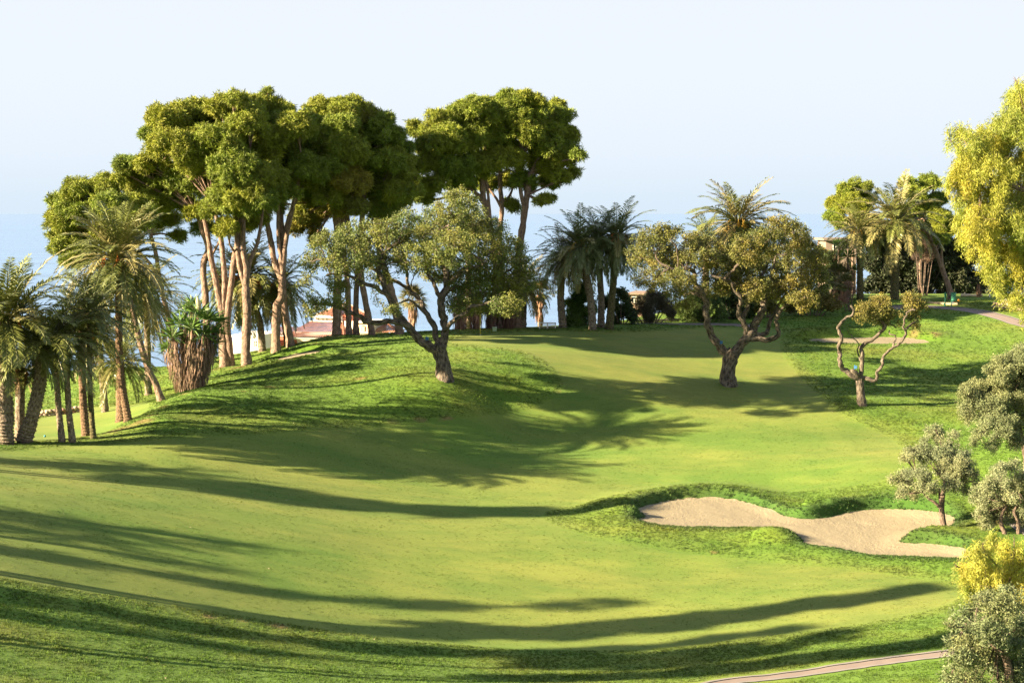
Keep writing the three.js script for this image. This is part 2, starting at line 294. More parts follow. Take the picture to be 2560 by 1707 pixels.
    return [(r * o + f[0] * cut) * (1 - w) + 0.22 * w, (g * o + f[1] * cut) * (1 - w) + 0.15 * w, (u * o + f[2] * cut) * (1 - w) + 0.06 * w];
  };
  structure('fairway', mesh(zones.fairway, mown), M.fairway, 'broad mown fairway and green of short pale grass crossed by long shadows');
  structure('fairway', mesh(zones.lower, mown), M.fairway, 'strip of lower fairway seen between the palm trunks on the left');
  structure('rough_grass', mesh(zones.rough, wild), M.rough, 'darker rougher turf on the banks and mounds round the fairway', 'structure', 'grass');
  structure('bunker_sand', mesh(zones.sand), M.sand, 'pale raked sand of the bunkers', 'structure', 'sand');
  structure('cart_path', mesh(zones.path), M.path, 'reddish cart path winding round the course', 'structure', 'path');
  structure('path_kerb', mesh(zones.kerb, null, 0.03), M.kerb, 'grey concrete edging along the reddish cart path', 'structure', 'kerb');
  M.wildColor = wild; M.mownColor = mown;
}
// ---------------------------------------------------------------- sea
{
  const n = 1024, waves = canvasless(n, (u, v) => { const k = 0.5 + 0.22 * tile(u, v, 30, 31) + 0.2 * tile(u, v, 80, 32) + 0.14 * tile(u, v, 160, 33); return [k, k, k]; });
  const streak = canvasless(512, (u, v) => { const k = 0.86 + 0.28 * tile(u, v, 5, 41) + 0.2 * tile(u, v, 22, 42); return [k, k, k]; });
  waves.repeat.set(1 / 90, 1 / 60); streak.repeat.set(1 / 1500, 1 / 420);
  const g = new THREE.PlaneGeometry(160000, 80000, 4, 4); g.rotateX(-Math.PI / 2); g.translate(0, 0, -40000 + 10);
  const p = g.attributes.position, uv = g.attributes.uv; for (let i = 0; i < p.count; i++) uv.setXY(i, p.getX(i), p.getZ(i));
  const m = std({ color: RGB(0.105, 0.23, 0.45), map: streak, roughness: 0.2, bumpMap: waves, bumpScale: 0.5 });
  structure('sea', g, m, 'calm pale blue sea reaching to the hazy horizon', 'structure', 'water');
}
// ---------------------------------------------------------------- shapes shared by plants
function smooth(pts, step) { const c = new THREE.CatmullRomCurve3(pts, false, 'centripetal'); return c.getSpacedPoints(Math.max(2, Math.round(c.getLength() / step))); }
function smoothTube(pts, r, step) { // r: radius at each given point; returns points and radii along a smooth line
  const c = new THREE.CatmullRomCurve3(pts, false, 'centripetal'), L = [0]; for (let i = 1; i < pts.length; i++) L.push(L[i - 1] + pts[i].distanceTo(pts[i - 1]));
  const n = Math.max(3, Math.round(L[L.length - 1] / step)), P = [], R = [];
  for (let k = 0; k <= n; k++) { const t = k / n * (pts.length - 1), i = Math.min(pts.length - 2, Math.floor(t)), f = t - i; P.push(c.getPoint(k / n)); R.push(r[i] + (r[i + 1] - r[i]) * f); }
  return [P, R];
}
function sweep(P, R, sides = 8, wobble = null, cap = true) {
  const n = P.length, pos = [], uv = [], idx = []; let N = V(1, 0, 0), T = V(0, 0, 0), B = V(0, 0, 0), len = 0;
  for (let i = 0; i < n; i++) {
    T.copy(P[Math.min(n - 1, i + 1)]).sub(P[Math.max(0, i - 1)]).normalize();
    if (i === 0 && Math.abs(T.x) > 0.9) N.set(0, 0, 1);
    N.addScaledVector(T, -N.dot(T)).normalize(); B.crossVectors(T, N);
    if (i) len += P[i].distanceTo(P[i - 1]);
    for (let s = 0; s <= sides; s++) {
      const a = s / sides * 2 * Math.PI, r = R[i] * (wobble ? wobble(s === sides ? 0 : a, len, i) : 1), c = Math.cos(a) * r, d = Math.sin(a) * r;
      pos.push(P[i].x + N.x * c + B.x * d, P[i].y + N.y * c + B.y * d, P[i].z + N.z * c + B.z * d); uv.push(s / sides * 2 * Math.PI * R[0], len);
    }
  }
  const w = sides + 1;
  for (let i = 0; i < n - 1; i++) for (let s = 0; s < sides; s++) { const a = i * w + s, b = a + w; idx.push(a, a + 1, b, b, a + 1, b + 1); }
  if (cap) { const c = pos.length / 3, e = P[n - 1]; pos.push(e.x, e.y, e.z); uv.push(0, len); for (let s = 0; s < sides; s++) idx.push((n - 1) * w + s, (n - 1) * w + s + 1, c); }
  const g = new THREE.BufferGeometry(); g.setAttribute('position', new THREE.Float32BufferAttribute(pos, 3)); g.setAttribute('uv', new THREE.Float32BufferAttribute(uv, 2)); g.setIndex(idx); g.computeVertexNormals(); return g;
}
// loose triangles collected into one geometry
class Tris {
  constructor() { this.p = []; }
  tri(a, b, c) { this.p.push(a.x, a.y, a.z, b.x, b.y, b.z, c.x, c.y, c.z); }
  leaf(base, dir, side, len, wid, bend = 0) { // pointed blade of two triangles
    const m1 = base.clone().addScaledVector(dir, len * 0.45).addScaledVector(side, wid / 2), m2 = base.clone().addScaledVector(dir, len * 0.45).addScaledVector(side, -wid / 2);
    const t = base.clone().addScaledVector(dir, len); t.y -= bend * len; this.tri(base, m1, m2); this.tri(m1, t, m2);
  }
  build() { const g = new THREE.BufferGeometry(); g.setAttribute('position', new THREE.Float32BufferAttribute(this.p, 3)); g.computeVertexNormals(); return g; }
}
const dirRand = () => { const z = rr(-1, 1), a = rr(0, 2 * Math.PI), s = Math.sqrt(1 - z * z); return V(s * Math.cos(a), z, s * Math.sin(a)); };
const perp = (d) => { const s = dirRand(); return s.addScaledVector(d, -s.dot(d)).normalize(); };
// a spray of leaves round the origin, growing towards +y
function spray(n, len, wid, spread, up, droop = 0, stemmy = 0) {
  const t = new Tris();
  for (let i = 0; i < n; i++) {
    const d = dirRand(); d.y = d.y * (1 - up) + up; d.normalize();
    const b = dirRand().multiplyScalar(spread * Math.cbrt(rnd())); b.y += stemmy * rnd();
    if (droop) { d.y -= droop * rr(0.6, 1.2); d.normalize(); }
    const l = len * rr(0.7, 1.25); t.leaf(b, d, perp(d), l, wid * rr(0.8, 1.25), 0.1);
  }
  return t.build();
}
setSeed(77);
const SPRAY = {
  pine: [0, 1, 2].map(() => spray(24, 0.42, 0.055, 0.15, 0.45)),
  oak: [0, 1, 2].map(() => spray(15, 0.13, 0.085, 0.27, 0.15)),
  olive: [0, 1, 2].map(() => spray(26, 0.12, 0.034, 0.19, 0.3)),
  willow: [0, 1, 2].map(() => spray(24, 0.27, 0.036, 0.2, 0.0, 1.0, -0.75)),
  bush: [0, 1, 2].map(() => spray(20, 0.2, 0.11, 0.22, 0.25)),
};
const up = V(0, 1, 0), q0 = new THREE.Quaternion(), q1 = new THREE.Quaternion(), m4 = new THREE.Matrix4(), sc = V(1, 1, 1);
// foliage: [position, outward direction, size, tint] placed as copies of a few sprays
function foliage(parent, name, list, sprays, mat, tintFn, label) {
  sprays.forEach((geo, k) => {
    const mine = list.filter((_, i) => i % sprays.length === k); if (!mine.length) return;
    const im = new THREE.InstancedMesh(geo, mat, mine.length); im.name = name; im.userData.kind = 'stuff';
    mine.forEach(([p, d, s], i) => {
      q0.setFromUnitVectors(up, d); q1.setFromAxisAngle(up, rr(0, 6.283)); q0.multiply(q1); sc.setScalar(s);
      im.setMatrixAt(i, m4.compose(p, q0, sc)); im.setColorAt(i, tintFn(p, mine[i][3]));
    });
    parent.add(im);
  });
}
// a clump of foliage is a cauliflower: small puffs set over the surface of a ball, sprays over the surface of each puff
function clump(out, c, r, squash, density, size, opt = {}) {
  const n = Math.max(5, Math.round((5.2 * Math.pow(r / 1.0, 0.9) + 4) * (opt.puffs ?? 1))), tone = rr(-1, 1);
  for (let k = 0; k < n; k++) {
    const d = dirRand(); if (opt.flatBottom && d.y < -0.25) d.y *= -0.6;
    const out1 = rnd() < (opt.ragged ?? 0.25) ? rr(1.2, 1.55) : rr(0.85, 1.1), pr = r * (out1 > 1.15 ? rr(0.18, 0.3) : rr(0.3, 0.5)); d.multiplyScalar(out1);
    const pc = c.clone().add(V(d.x * r * 0.68, d.y * r * 0.68 * squash, d.z * r * 0.68));
    const m = Math.round(density * 4 * Math.PI * pr * pr);
    for (let i = 0; i < m; i++) {
      const e = dirRand(), rad = pr * (rnd() < 0.8 ? rr(0.72, 1.12) : rnd() < 0.5 ? rr(1.1, 1.4) : rr(0.3, 0.8));
      const p = pc.clone().add(V(e.x * rad, e.y * rad * (0.5 + squash / 2), e.z * rad));
      e.lerp(dirRand(), 0.3); e.y += opt.rise ?? 0.25; if (opt.hang) e.set(rr(-0.2, 0.2), 1, rr(-0.2, 0.2)); e.normalize();
      out.push([p, e, size * rr(0.75, 1.25), tone]);
    }
  }
}
const barkTex = (a, b, fu, fv, s) => canvasless(256, (u, v) => { const n = tile(u, v, fu, s), m = tile(u, v, fv, s + 1); const k = clamp(0.5 + 1.5 * n + 0.9 * m); return [a[0] + (b[0] - a[0]) * k, a[1] + (b[1] - a[1]) * k, a[2] + (b[2] - a[2]) * k]; });
const bumpNoise = canvasless(256, (u, v) => { const n = 0.5 + 0.4 * tile(u, v, 12, 51) + 0.4 * tile(u, v, 34, 52); return [n, n, n]; });
const bark = (a, b, s, rep = 0.7) => { const t = barkTex(a, b, 8, 22, s); t.repeat.set(rep, rep * 0.5); const bm = bumpNoise.clone(); bm.repeat.set(rep, rep * 0.5); bm.needsUpdate = true; return std({ map: t, bumpMap: bm, bumpScale: 0.09, roughness: 1 }); };
M.pineBark = bark([0.12, 0.08, 0.06], [0.29, 0.205, 0.16], 61);
M.oakBark = bark([0.03, 0.025, 0.02], [0.165, 0.138, 0.11], 63);
M.oakTwig = std({ color: RGB(0.07, 0.055, 0.044), roughness: 1 });
M.palmBark = bark([0.08, 0.06, 0.045], [0.3, 0.25, 0.19], 65, 1.2);
M.palmMoss = bark([0.04, 0.036, 0.016], [0.15, 0.135, 0.06], 66, 1.2);
M.oliveBark = bark([0.06, 0.045, 0.035], [0.19, 0.14, 0.11], 67);
M.pineLeaf = leafMat(1, 1, 1, 0.28, 0.7);
M.oakLeaf = leafMat(1, 1, 1, 0.4, 0.7);
M.oliveLeaf = leafMat(1, 1, 1, 0.2, 0.55);
M.willowLeaf = leafMat(1, 1, 1, 0.5, 0.7);
M.bushLeaf = leafMat(1, 1, 1, 0.3, 0.7);
const tint = (r, g, b, vary = 0.25, toneR = 0.1) => (p, tone = 0) => { const k = 1 + vary * rr(-1, 1) + 0.08 * tone, w = 1 + toneR * (tone + rr(-0.6, 0.6)); return RGB(r * k * w, g * k, b * k / w); };
const local = (list, o) => list.map(([p, d, s, t]) => [p.clone().sub(o), d, s, t]);
// ---------------------------------------------------------------- pines
const barkWobble = (amp, f, s) => (a, l) => 1 + amp * noise(Math.cos(a) * 1.3 + s, Math.sin(a) * 1.3, l * f + s) + amp * 0.75 * noise(Math.cos(a) * 3.4, Math.sin(a) * 3.4 + s, l * f * 2.3);
function pine(o) {
  const base = o.base.length === 3 ? onGround(o.base[0], o.base[2]) : ground(o.base[0], o.base[1]), D = -base.z, k = mpp(D);
  const t = thing('pine_tree', o.label, 'pine tree', base, o.group), tops = [];
  o.stems.forEach((st, i) => {
    const lean = o.lean ?? 0, dz = st.dz ?? (i ? rr(-0.6, 0.6) : 0);
    const pts = st.p.map(([X, Y], j) => at(X, Y, D + dz * j / st.p.length));
    if (i === 0 || st.root) pts.unshift(V(pts[0].x, H(pts[0].x, pts[0].z) - 0.25, pts[0].z).lerp(V(base.x, base.y - 0.25, base.z), st.root ? 0 : 0.9));
    const r0 = st.r * k * 0.88, r1 = r0 * (st.taper ?? 0.6), R = pts.map((_, j) => r0 + (r1 - r0) * j / (pts.length - 1)); if (i === 0 || st.root) R[0] *= 1.25;
    const [P, Q] = smoothTube(pts.map(p => p.sub(base)), R, 0.35);
    part(i === 0 || st.root ? 'trunk' : 'limb', sweep(P, Q, 10, barkWobble(0.22, 1.4, i * 3.7 + base.x)), o.bark ?? M.pineBark, t);
    tops.push([P[P.length - 1], Q[Q.length - 1]], [P[Math.floor(P.length * 0.75)], Q[Q.length - 1]]);
  });
  const list = [], twigs = [];
  for (const [X, Y, r, dz] of o.clumps) {
    const c = at(X, Y, D + (dz ?? rr(-1, 1) * (o.deep ?? 3.2))), R = r * k;
    clump(list, c, R, 0.85, o.density ?? 13, o.size ?? 0.87, { rise: 0.35, flatBottom: true, ragged: 0.3 });
    const l = c.clone().sub(base); let best = tops[0]; for (const q of tops) if (q[0].distanceTo(l) + Math.max(0, q[0].y - l.y) < best[0].distanceTo(l) + Math.max(0, best[0].y - l.y)) best = q;
    const a = best[0], mid = a.clone().lerp(l, 0.5).add(V(rr(-0.4, 0.4), rr(-0.2, 0.5), rr(-0.4, 0.4)));
    const [P, Q] = smoothTube([a, mid, l], [Math.min(best[1] * 0.6, 0.14), 0.07, 0.03], 0.6); twigs.push(sweep(P, Q, 5));
    for (let b = 0; b < 3; b++) { const e = l.clone().add(dirRand().multiplyScalar(R * 0.8)); const [P2, Q2] = smoothTube([mid, l.clone().lerp(e, 0.4), e], [0.05, 0.035, 0.012], 0.6); twigs.push(sweep(P2, Q2, 4)); }
  }
  part('branches', mergeGeometries(twigs), o.bark ?? M.pineBark, t);
  foliage(t, 'crown', local(list, base), SPRAY.pine, M.pineLeaf, o.tint ?? tint(0.18, 0.225, 0.016, 0.28, 0.12));
  return t;
}
setSeed(101);
const PG = 'tall pines on the mound';
pine({ label: 'pine with its bare trunk leaning left, beside the brown-skirted yucca', base: [374, 919], stems: [{ r: 9, taper: 0.7, p: [[356, 880], [338, 842], [316, 765], [299, 692], [286, 641], [262, 570], [235, 520]] }],
  clumps: [[275, 500, 40], [310, 520, 36], [255, 470, 34], [285, 545, 30], [300, 470, 36], [240, 535, 34], [330, 500, 30]], group: PG });
pine({ label: 'pine leaning left between the tall date palm and the yucca, thin pink trunk', base: [400, 0, 138], stems: [{ r: 7, taper: 0.75, p: [[398, 790], [392, 750], [381, 710], [364, 633], [357, 581], [345, 540]] }, { r: 5, p: [[366, 640], [330, 590], [280, 560], [220, 530]] }],
  clumps: [[145, 470, 38], [185, 445, 42], [225, 432, 36], [140, 520, 36], [175, 500, 46], [225, 490, 50], [150, 568, 36], [185, 555, 46], [160, 602, 26], [235, 545, 45], [255, 460, 40], [205, 590, 30], [128, 495, 22], [130, 545, 22], [262, 415, 18], [335, 520, 45], [375, 515, 38], [300, 560, 32], [400, 545, 22], [340, 470, 42], [310, 460, 35]], group: PG });
pine({ label: 'pine behind the yucca with a dark straight trunk and a low left crown', base: [474, 0, 137], stems: [{ r: 9, taper: 0.8, p: [[473, 760], [472, 687], [467, 605], [478, 571], [468, 540], [455, 490]] }, { r: 4, p: [[478, 600], [495, 570], [508, 545]] }],
  clumps: [[300, 385, 36], [320, 415, 44], [372, 425, 56], [342, 452, 42], [290, 430, 35], [430, 425, 58], [400, 475, 46], [455, 492, 40], [470, 530, 30], [350, 385, 40], [283, 395, 20, -1]], group: PG });
pine({ label: 'pine with three stems from one low fork, in front of the yellow-flowered palm', base: [516, 843], stems: [
  { r: 13, taper: 0.8, p: [[514, 800], [511, 728]] }, { r: 9, p: [[511, 730], [500, 669], [484, 592], [480, 560], [468, 500]] }, { r: 8, p: [[512, 726], [515, 643], [509, 566], [503, 530], [490, 470]] }, { r: 10, root: 1, taper: 0.7, p: [[531, 842], [526, 790], [521, 745], [531, 649], [538, 592], [545, 560], [552, 500]] }],
  clumps: [[400, 345, 56], [462, 372, 60], [385, 278, 50], [450, 303, 60], [415, 262, 34], [472, 262, 46], [500, 432, 58], [520, 475, 54], [522, 530, 32], [345, 310, 26], [362, 280, 30], [500, 335, 56], [440, 330, 50]], group: PG });
pine({ label: 'pine with a pale trunk forking halfway, standing on the mound edge', base: [566, 839], stems: [
  { r: 13, taper: 0.85, p: [[564, 800], [567, 734], [564, 659]] }, { r: 8, p: [[564, 662], [549, 605], [545, 571], [539, 483], [530, 420]] }, { r: 9, p: [[564, 659], [565, 618], [559, 579], [558, 511], [560, 430]] }, { r: 6, p: [[568, 640], [574, 600], [590, 561], [598, 520], [605, 470]] }],
  clumps: [[520, 252, 46], [562, 246, 40], [560, 322, 60], [542, 392, 56], [572, 452, 56], [602, 472, 44], [555, 522, 34], [590, 512, 36], [600, 402, 50], [570, 290, 50], [540, 232, 24], [585, 360, 50]], group: PG });
pine({ label: 'pine with an S-bent pale trunk beside the villa roof', base: [634, 811], stems: [
  { r: 12, taper: 0.85, p: [[633, 780], [634, 734], [636, 700], [647, 682], [646, 638]] }, { r: 9, p: [[646, 640], [631, 605], [621, 553], [609, 486], [600, 430]] }, { r: 6, p: [[648, 620], [645, 590], [639, 553], [638, 500], [642, 430]] }, { r: 8, p: [[646, 640], [651, 600], [656, 553], [672, 476], [685, 420]] }],
  clumps: [[600, 250, 38], [640, 267, 45], [622, 330, 58], [652, 392, 54], [642, 450, 44], [610, 215, 15], [665, 330, 48], [630, 290, 45], [680, 300, 44], [600, 290, 40], [625, 480, 30, 1]], group: PG });
pine({ label: 'pine with a straight trunk just right of the S-bent one', base: [668, 801], stems: [{ r: 10, taper: 0.7, p: [[662, 760], [654, 716], [650, 660], [647, 600], [647, 535], [644, 472], [650, 400]] }, { r: 5, p: [[648, 560], [662, 500], [690, 440]] }],
  clumps: [[702, 335, 48], [702, 392, 48], [692, 442, 44], [742, 382, 40], [722, 350, 40], [705, 470, 34], [690, 305, 34]], group: PG });
const PG2 = 'row of pines behind the left cork oak';
pine({ label: 'thick-trunked pine left of the villa tower, behind the cork oak', base: [773, 0, 141], stems: [{ r: 12, taper: 0.7, p: [[773, 760], [774, 695], [775, 643], [776, 560], [772, 490], [765, 430], [760, 370]] }, { r: 6, p: [[774, 520], [790, 450], [800, 380]] }],
  clumps: [[722, 292, 42], [752, 252, 40], [772, 302, 50], [762, 352, 50], [742, 412, 45], [762, 460, 36], [722, 450, 34], [790, 258, 36], [735, 330, 40], [780, 400, 44], [728, 262, 28], [785, 295, 44, -2.5], [775, 335, 46, -3], [805, 345, 44, -2.5]], group: PG2 });
pine({ label: 'slim straight pine second in the row behind the cork oak', base: [801, 0, 141.5], stems: [{ r: 8, taper: 0.75, p: [[801, 750], [797, 643], [791, 600], [787, 520], [786, 430], [795, 350]] }],
  clumps: [[800, 432, 48], [822, 480, 34], [795, 320, 44], [800, 380, 44], [785, 480, 30], [815, 275, 36], [740, 500, 34], [702, 520, 36], [720, 548, 30], [690, 500, 26]], group: PG2, tint: tint(0.2, 0.2, 0.022, 0.25, 0.14) });
pine({ label: 'slim pine third in the row behind the cork oak, bent near its top', base: [818, 0, 142.5], stems: [{ r: 8, taper: 0.75, p: [[817, 750], [818, 669], [820, 600], [806, 540], [799, 511], [793, 458], [805, 380]] }],
  clumps: [[832, 266, 42], [832, 322, 50], [822, 382, 54], [845, 430, 40], [850, 290, 36], [810, 235, 20], [850, 370, 44]], group: PG2 });
pine({ label: 'pine with a swollen orange knot low on its trunk, by the gazebo', base: [855, 0, 142], stems: [{ r: 9, taper: 0.7, p: [[853, 760], [848, 735], [842, 708], [830, 640], [828, 600], [830, 535], [834, 451], [840, 380]] }],
  clumps: [[866, 292, 42], [892, 322, 40], [882, 382, 48], [862, 442, 48], [882, 474, 36], [875, 335, 44], [855, 400, 44], [870, 490, 30]], group: PG2 });
pine({ label: 'pine furthest right of the row, trunk curving behind the oak limbs', base: [919, 0, 142], stems: [{ r: 11, taper: 0.6, p: [[917, 755], [902, 682], [888, 630], [873, 592], [868, 540], [866, 490], [880, 420]] }],
  clumps: [[917, 342, 38], [927, 402, 36], [912, 442, 40], [937, 440, 26], [905, 380, 44], [897, 440, 40], [938, 372, 22], [925, 470, 26], [890, 490, 28], [940, 410, 22]], group: PG2 });
const PG3 = 'pines towering behind the flagstick';
pine({ label: 'forked pine on the left of the trio behind the flagstick', base: [1150, 0, 149], stems: [{ r: 9, taper: 0.8, p: [[1146, 700], [1138, 600], [1125, 518], [1115, 480], [1109, 440], [1107, 400]] }, { r: 5, p: [[1128, 530], [1124, 480], [1119, 430], [1110, 370]] }, { r: 4, p: [[1112, 470], [1080, 430], [1040, 390]] }],
  clumps: [[967, 302, 30], [1002, 287, 38], [1047, 272, 40], [1092, 257, 42], [1022, 332, 46], [1082, 322, 50], [962, 342, 26], [984, 382, 36], [1042, 392, 46], [964, 432, 30], [1004, 432, 40], [1062, 432, 40], [972, 462, 25], [1045, 345, 44], [1095, 385, 42], [950, 290, 16], [1000, 350, 40]], group: PG3, size: 0.85 });
pine({ label: 'pine with a slender twice-forked trunk in the middle of the trio', base: [1158, 0, 151], stems: [{ r: 7, taper: 0.8, p: [[1154, 700], [1149, 600], [1149, 525], [1153, 475], [1150, 440], [1148, 400]] }, { r: 4, p: [[1153, 480], [1140, 455], [1128, 440], [1110, 400]] }, { r: 4, p: [[1153, 478], [1165, 460], [1175, 440], [1185, 400]] }],
  clumps: [[1132, 242, 36], [1182, 237, 38], [1142, 312, 50], [1102, 382, 44], [1162, 372, 46], [1122, 422, 30], [1167, 472, 22], [1182, 482, 17], [1150, 275, 44], [1160, 420, 30], [1148, 345, 46], [1110, 300, 40]], group: PG3, size: 0.85 });
pine({ label: 'pine on the right of the trio, trunk leaning right with ragged low branches', base: [1188, 0, 150], stems: [{ r: 10, taper: 0.75, p: [[1188, 700], [1190, 600], [1198, 535], [1207, 475], [1213, 430], [1220, 395]] }, { r: 6, p: [[1206, 480], [1198, 451], [1192, 410], [1190, 370]] }],
  clumps: [[1217, 242, 36], [1262, 257, 38], [1292, 272, 30], [1202, 302, 50], [1262, 312, 46], [1302, 312, 28], [1312, 342, 22], [1232, 352, 46], [1282, 372, 38], [1326, 362, 18], [1338, 358, 10], [1312, 400, 24], [1202, 422, 34], [1262, 422, 28], [1290, 410, 24], [1244, 462, 20], [1260, 458, 14], [1245, 390, 40], [1215, 270, 40], [1275, 345, 36]], group: PG3, size: 0.85 });
const PG4 = 'pines behind the palms by the tee';
pine({ label: 'pine standing behind the date palm nearest the thicket, crown on its left', base: [1960, 0, 182], stems: [{ r: 6, p: [[1960, 650], [1958, 560], [1955, 500]] }], clumps: [[1945, 443, 26], [1974, 432, 26], [1925, 470, 26], [1960, 480, 36], [1912, 498, 22], [1990, 460, 26], [1935, 515, 24], [1985, 510, 30]], group: PG4, bark: M.pineBark });
pine({ label: 'pine behind the palm with the shaggy collar, crown peeping out right', base: [2120, 0, 182], stems: [{ r: 6, p: [[2115, 650], [2118, 560], [2125, 500]] }], clumps: [[2088, 422, 22], [2132, 430, 30], [2152, 462, 26], [2120, 482, 32], [2160, 502, 28], [2090, 502, 30], [2166, 532, 24], [2105, 545, 30], [2100, 450, 24], [2150, 425, 14]], group: PG4, bark: M.pineBark });
pine({ label: 'bare pine trunk slanting left above the green litter bin', base: [2189, 0, 171], stems: [{ r: 8, taper: 0.55, p: [[2181, 660], [2170, 632], [2163, 610], [2150, 575], [2140, 553], [2127, 530], [2110, 524]] }, { r: 4, p: [[2168, 625], [2164, 590], [2165, 560]] }], clumps: [[2105, 530, 18], [2140, 545, 14], [2165, 550, 16]] });
// ---------------------------------------------------------------- cork oaks: traced limbs, twigs grown towards leafy spots
function growTwigs(nodes, spots, infl, kill, step, maxIter) {
  const near = spots.map(() => [-1, 1e9]); let fresh = nodes.map((_, i) => i);
  const alive = spots.map(() => true);
  for (let it = 0; it < maxIter; it++) {
    for (let a = 0; a < spots.length; a++) if (alive[a]) for (const i of fresh) { const d = nodes[i].p.distanceToSquared(spots[a]); if (d < near[a][1]) near[a] = [i, d]; }
    const pull = new Map();
    for (let a = 0; a < spots.length; a++) if (alive[a]) { if (near[a][1] < kill * kill) { alive[a] = false; continue; } if (it < 4 || near[a][1] < infl * infl) { const i = near[a][0]; if (!pull.has(i)) pull.set(i, V(0, 0, 0)); pull.get(i).add(spots[a].clone().sub(nodes[i].p).normalize()); } }
    if (!pull.size) break; fresh = [];
    for (const [i, d] of pull) {
      if (d.lengthSq() < 1e-6) continue; d.normalize().addScaledVector(dirRand(), 0.38).normalize();
      if ((nodes[i].kids ?? 0) > 3) continue; nodes[i].kids = (nodes[i].kids ?? 0) + 1;
      fresh.push(nodes.length); nodes.push({ p: nodes[i].p.clone().addScaledVector(d, step * rr(0.85, 1.15)), parent: i, r: 0 });
    }
    if (!fresh.length) break;
  }
  return nodes;
}
function twigMesh(nodes, first, tip, power, most) { // radii by adding up the branches each twig carries
  const kids = nodes.map(() => []); for (let i = nodes.length - 1; i >= first; i--) kids[nodes[i].parent].push(i);
  for (let i = nodes.length - 1; i >= first; i--) { const s = kids[i].reduce((a, k) => a + Math.pow(nodes[k].r, power), 0); nodes[i].r = Math.min(most, Math.max(tip, Math.pow(s, 1 / power))); }
  const geos = [], start = [];
  for (let i = 0; i < first; i++) for (const k of kids[i]) start.push([i, k]);
  while (start.length) {
    let [a, k] = start.pop(); const P = [nodes[a].p], R = [Math.min(nodes[k].r * 1.15, nodes[a].r)];
    for (;;) { P.push(nodes[k].p); R.push(nodes[k].r); const c = kids[k]; if (!c.length) break; c.sort((x, y) => nodes[y].r - nodes[x].r); for (let q = 1; q < c.length; q++) start.push([k, c[q]]); k = c[0]; }
    const S = P.length > 2 ? smoothTube(P, R, 0.18) : [P, R];
    geos.push(sweep(S[0], S[1], R[0] > 0.06 ? 7 : 5));
  }
  return geos.length ? mergeGeometries(geos) : null;
}
